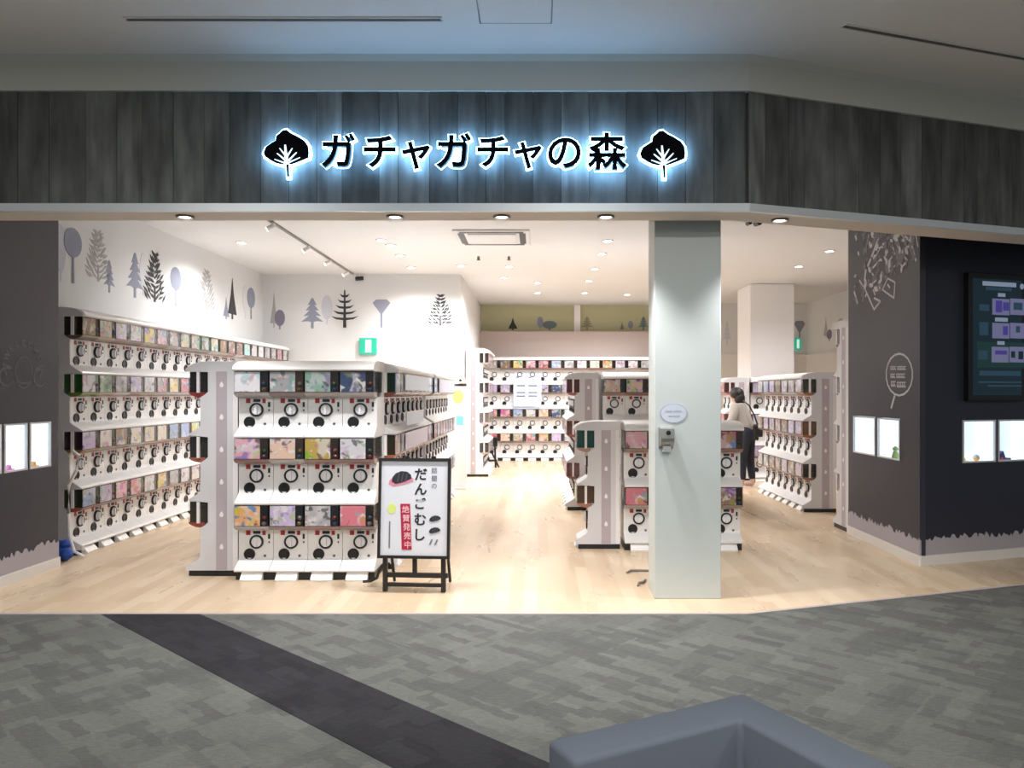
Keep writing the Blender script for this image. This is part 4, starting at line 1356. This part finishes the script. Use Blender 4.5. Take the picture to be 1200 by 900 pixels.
for sd in (-1, 1):
    ob('leaf', ribbon(MB(), ring(cxu + sd * .20, czu - .07, .075, .07, 60, 330, 12), .016).mesh('leaf', 'chalkdim'), wd_)
    ob('leaf', ribbon(MB(), [(cxu + sd * .14, czu - .0), (cxu + sd * .24, czu + .03), (cxu + sd * .2, czu - .06)], .014).mesh('leaf', 'chalkdim'), wd_)

# ------------------------------------------------------------------ things on the pillar
PD = 5.58
t_ = thing('oval_sticker', 'pale blue oval sticker on the pale green pillar', 'sticker', (gx(789.5, PD), PD, gz(484.5, PD)))
ob('backing', MB().prism(ell(0, 0, .100, .074, 28)[::-1], lambda a, c, d: (a, d, c), -.0025, .001).mesh('backing', 'stickerline'), t_)
ob('face', MB().prism(ell(0, 0, .092, .066, 28)[::-1], lambda a, c, d: (a, d, c), -.0035, -.002).mesh('face', 'sticker'), t_)
for (xa, xb, zz) in ((-.062, -.01, .014), (-.002, .058, .016), (-.04, .045, -.020)):
    ob('lettering', MB().box(xa, xb, -.0042, -.003, zz - .006, zz + .006).mesh('lettering', 'stickerline'), t_)
t_ = thing('sanitizer_dispenser', 'grey wall dispenser with black sensor dot on the pillar', 'dispenser', (gx(780, PD), PD, gz(529, PD)))
dw = .053
ob('back_plate', MB().box(-dw, dw, -.012, 0, .022, .178).mesh('back_plate', 'steel', bevel=.004), t_)
ob('housing', MB().prism([(-.09, .075), (-.095, .10), (-.09, .172), (-.012, .176), (-.012, .04), (-.06, .04)], X3, -dw + .004, dw - .004).mesh('housing', 'steel', bevel=.005), t_)
ob('nozzle', MB().prism([(-.07, .0), (-.03, .0), (-.02, .042), (-.075, .042)], X3, -.028, .028).mesh('nozzle', 'lip'), t_)
ob('sensor_dot', MB().lathe([(.017, 0), (.017, .004), (.012, .005)], (.005, -.0935, .140), 'y', 14).mesh('sensor_dot', 'black'), t_)
# cables on the floor by the pillar
tag(ob('floor_cable', MB().tube([(.74, 6.36, .006), (.78, 6.42, .012), (.86, 6.43, .010), (.95, 6.43, .008)], .010, 8).mesh('floor_cable', 'trimdark', True)), 'short dark cable on the oak floor beside the pillar', 'cable')
tag(ob('floor_cable', MB().tube([(.775, 5.93, .006), (.79, 5.99, .016), (.83, 6.03, .012), (.86, 6.12, .008)], .009, 8).mesh('floor_cable', 'trimdark', True)), 'curled cable end lying at the foot of pillar', 'cable')

# ------------------------------------------------------------------ boards and notices in the aisles
t_ = thing('lit_notice', 'glowing blue-white notice board with grey text on far wall rack', 'notice', (gx(618, 16.78), 16.80, gz(476, 16.78)))
wd2, hg2 = 32 * 16.78 / F, 33 * 16.78 / F
ob('lit_face', MB().box(-wd2 / 2, wd2 / 2, -.03, .0, 0, hg2).mesh('lit_face', 'notice'), t_)
for row, zc in enumerate((.24, .12 + hg2 * .33, hg2 * .80)):
    for (xa, xb) in ((-.24, -.04), (.02, .22)):
        ob('text_line', MB().box(xa, xb, -.034, -.029, zc * .9 - .02, zc * .9 + .025).mesh('text_line', 'noticetext'), t_)
FXA = -1.195
def aisle_board(y0, y1, z0, z1, material, label):
    t2 = thing('promo_board', label, 'promo board', (FXA, y0, z0), R(90), 'promo boards on the aisle rack')
    ob('board', MB().box(0, y1 - y0, -.008, .0, 0, z1 - z0).mesh('board', material), t2)
    ob('top_rail', MB().box(-.01, y1 - y0 + .01, -.012, .004, z1 - z0 - .012, z1 - z0 + .004).mesh('top_rail', 'white'), t2)
aisle_board(6.92, 8.40, 1.52, 1.66, 'promo', 'pale blue promo board along top row of rack behind the easel')
aisle_board(6.98, 8.00, 1.20, 1.32, 'promo', 'pale blue promo board below the upper promo board')
aisle_board(6.95, 8.30, .98, 1.13, 'promolilac', 'lilac promo board along middle row of rack behind the easel')
aisle_board(9.3, 10.9, 1.50, 1.66, 'promolilac', 'lilac promo board on the farther aisle rack')
ps = thing('promo_stand', 'white standing promo panel with lime circle and teal square', 'display stand', (gx(534, 12.0), 12.0, 0))
wst = 13 * 12.0 / F
ob('panel', MB().box(-wst, wst, -.02, .02, .03, gz(452, 12)).mesh('panel', 'white', bevel=.004), ps)
ob('foot', MB().box(-wst, wst, -.16, .16, 0, .03).mesh('foot', 'white', bevel=.005), ps)
ob('lime_circle', MB().prism(ell(gx(537, 12) - gx(534, 12), gz(465, 12), .085, .105)[::-1], lambda a, c, d: (a, d, c), -.024, -.019).mesh('lime_circle', 'lime'), ps)
ob('teal_square', MB().box(gx(535, 12) - gx(534, 12), gx(543, 12) - gx(534, 12), -.024, -.019, gz(498, 12), gz(488, 12)).mesh('teal_square', 'teal'), ps)
cm = thing('clip_light', 'small white clip light with black clamp on promo stand', 'clip light', (gx(540, 12), 12.0, gz(452, 12)))
ob('clamp', MB().box(-.09, .09, -.035, .035, 0, .025).mesh('clamp', 'black', bevel=.004), cm)
ob('head', MB().lathe([(.03, .024), (.075, .04), (.075, .10), (.05, .13)], seg=16).mesh('head', 'white', True), cm)
ob('lens', MB().lathe([(.02, .07), (.02, .082)], (0, 0, .085), 'y', 12).mesh('lens', 'black'), cm)
# black folding stool by the far wall rack
st = thing('folding_stool', 'black folded stool leaning by left end of far wall rack', 'stool', (gx(577, 15.4), 15.4, 0))
for q in (-.10, .07):
    ob('leg', MB().tube([(q, -.06, .0), (q * .6, .04, .56)], .02, 8).mesh('leg', 'black'), st)
ob('leg', MB().tube([(.13, .0, .0), (-.06, .02, .40)], .018, 8).mesh('leg', 'black'), st)
ob('seat', MB().box(-.10, .10, .01, .07, .42, .60).mesh('seat', 'black', bevel=.01), st)
ob('crossbar', MB().box(-.12, .10, -.05, -.02, .12, .16).mesh('crossbar', 'black'), st)
# hose and cloth by the mural rack
tag(ob('white_cord', MB().tube([(-4.27, 7.0, .92), (-4.21, 6.96, .97), (-4.15, 6.95, .93), (-4.17, 6.95, .80), (-4.26, 6.98, .66), (-4.26, 6.98, .40), (-4.25, 6.97, .20), (-4.20, 6.96, .06), (-4.10, 6.95, .014)], .014, 8).mesh('white_cord', 'white', True)),
    'white power cord looping down the end of mural wall rack', 'cord')
b = MB()
for (x, y, z, r) in ((0, 0, .055, .07), (.05, -.03, .05, .055), (-.04, .02, .11, .055), (.02, .0, .13, .045)):
    b.lathe([(r * .2, -r), (r * .8, -r * .55), (r, 0), (r * .75, r * .6), (r * .2, r)], (x, y, z), 'z', 12)
bm_ = b.mesh('blue_cloth', 'blue', True)
tag(ob('blue_cloth', bm_, None, (-4.24, 6.86, .012)), 'crumpled blue cloth on the floor by the mural wall rack', 'cloth')

# ------------------------------------------------------------------ shopper
def skinned(name, pts, edges, rad, material, parent, sub=2, root=0):
    me = bpy.data.meshes.new(name)
    me.from_pydata(pts, edges, [])
    o = bpy.data.objects.new(name, me)
    C.objects.link(o)
    o.modifiers.new('skin', 'SKIN')
    for i, v in enumerate(me.skin_vertices[0].data):
        r2 = rad[i]
        v.radius = r2 if isinstance(r2, tuple) else (r2, r2)
        v.use_root = (i == root)
    s_ = o.modifiers.new('sub', 'SUBSURF')
    s_.levels = sub
    dg = bpy.context.evaluated_depsgraph_get()
    m2 = bpy.data.meshes.new_from_object(o.evaluated_get(dg))
    bpy.data.objects.remove(o)
    m2.materials.clear()
    m2.materials.append(M[material])
    m2.polygons.foreach_set('use_smooth', [True] * len(m2.polygons))
    m2.name = name
    return ob(name, m2, parent)
# local frame: faces -x, z up
pe = thing('person', 'shopper with dark hair, grey beige jacket and navy trousers leaning towards machines', 'person', (3.34, 12.30, 0), R(-35))
pv, pe_, prd = [], [], []
def V(x, y, z, r, link=None):
    pv.append((x, y, z))
    prd.append(r)
    if link is not None:
        pe_.append((link, len(pv) - 1))
    return len(pv) - 1
pel = V(0.02, 0, .84, (.13, .12))
wai = V(-.02, 0, 1.00, (.115, .10), pel)
che = V(-.08, 0, 1.18, (.14, .11), wai)
nk0 = V(-.13, 0, 1.30, (.07, .07), che)
nk = V(-.155, 0, 1.36, (.050, .050), nk0)
hd = V(-.175, 0, 1.42, (.075, .082), nk)
hd2 = V(-.185, 0, 1.49, (.082, .092), hd)
hd3 = V(-.180, 0, 1.535, (.050, .060), hd2)
V(-.285, 0, 1.45, (.012, .012), hd)
for sy in (-1, 1):
    V(-.175, sy * .098, 1.45, .016, hd)
    sh_ = V(-.12, sy * .15, 1.27, .060, che)
    el = V(-.14 + .02 * sy, sy * .21, 1.03, .045, sh_)
    wr = V(-.33, sy * .17, .96, .030, el)
    pa = V(-.40, sy * .16, .96, (.036, .022), wr)
    for k in range(4):
        f0 = V(-.445, sy * .16 + (k - 1.5) * .020, .955, .010, pa)
        V(-.475 - (.008 if k in (1, 2) else 0), sy * .16 + (k - 1.5) * .021, .935, .008, f0)
    th = V(-.395, sy * .16 - sy * .045, .945, .011, pa)
    V(-.425, sy * .16 - sy * .058, .930, .009, th)
    hp = V(.02, sy * .085, .80, .090, pel)
    kn = V(-.005 + .03 * sy, sy * .09, .46, .062, hp)
    an = V(.02 + .05 * sy, sy * .09, .09, .040, kn)
    hl = V(.03 + .05 * sy, sy * .09, .035, .034, an)
    V(-.13 + .05 * sy, sy * .10, .030, .030, hl)
skinned('body', pv, pe_, prd, 'skin', pe)
# clothes follow the same joints, a little wider
def garment(name, ids, grow, material):
    mp_ = {k: i for i, k in enumerate(ids)}
    ed = [(mp_[a], mp_[c]) for a, c in pe_ if a in mp_ and c in mp_]
    rr = [tuple(x + grow for x in (prd[k] if isinstance(prd[k], tuple) else (prd[k], prd[k]))) for k in ids]
    return skinned(name, [pv[k] for k in ids], ed, rr, material, pe)
idx = lambda x, y, z: min(range(len(pv)), key=lambda k: (Vector(pv[k]) - Vector((x, y, z))).length)
tor = [pel, wai, che, nk0]
for sy in (-1, 1):
    tor += [idx(-.12, sy * .15, 1.27), idx(-.14 + .02 * sy, sy * .21, 1.03), idx(-.33, sy * .17, .96)]
ja = garment('jacket', tor, .030, 'jacket')
le = [pel, wai]
for sy in (-1, 1):
    le += [idx(.02, sy * .085, .80), idx(-.005 + .03 * sy, sy * .09, .46), idx(.02 + .05 * sy, sy * .09, .09)]
garment('trousers', le, .018, 'trousers')
for sy in (-1, 1):
    skinned('shoe', [(.055 + .05 * sy, sy * .09, .045), (-.02 + .05 * sy, sy * .095, .045), (-.15 + .05 * sy, sy * .10, .035)], [(0, 1), (1, 2)], [.042, .044, .036], 'shoe', pe)
hb = MB()
for (x, y, z, rx, ry, rz2) in ((-.155, 0, 1.480, .115, .115, .108), (-.105, 0, 1.400, .080, .105, .125)):
    n0 = len(hb.v)
    hb.lathe([(math.sin(R(a)), -math.cos(R(a))) for a in (8, 30, 55, 80, 105, 130, 152, 172)], (0, 0, 0), 'z', 16)
    for q in range(n0, len(hb.v)):
        vx, vy, vz = hb.v[q]
        hb.v[q] = (x + vx * rx, y + vy * ry, z + vz * rz2)
ob('hair', hb.mesh('hair', 'hair', True), pe)
bg = thing('shoulder_bag', 'small black shoulder bag at the shopper hip', 'bag', (3.47, 12.10, .80))
ob('pouch', MB().box(-.07, .07, -.05, .05, 0, .19).mesh('pouch', 'black', bevel=.02), bg)
ob('strap', MB().tube([(.0, .0, .18), (-.05, .01, .34), (-.13, .04, .50), (-.20, .12, .57)], .012, 8).mesh('strap', 'black'), bg)

# ------------------------------------------------------------------ sofa in the concourse
sf = thing('sofa', 'blue-grey upholstered sofa with low squared back on the carpet', 'sofa', (.515, 1.925, 0), math.atan2(-.469, -.883))
T = .115
ZT = .75
Lp = [(0, 0), (.56, 0), (.56, T), (T, T), (T, 1.30 - T), (.56, 1.30 - T), (.56, 1.30), (0, 1.30)]
ob('backrest', slab(Lp, .08, ZT).mesh('backrest', 'sofa', True, bevel=.014, bseg=3), sf)
ob('seat', MB().box(T + .004, .60, T + .004, 1.30 - T - .004, .08, .42).mesh('seat', 'sofa', True, bevel=.03, bseg=3), sf)
for (x, y) in ((.05, .05), (.52, .05), (.05, 1.25), (.52, 1.25)):
    ob('foot', MB().tube([(x, y, 0), (x, y, .085)], .02, 10).mesh('foot', 'black'), sf)
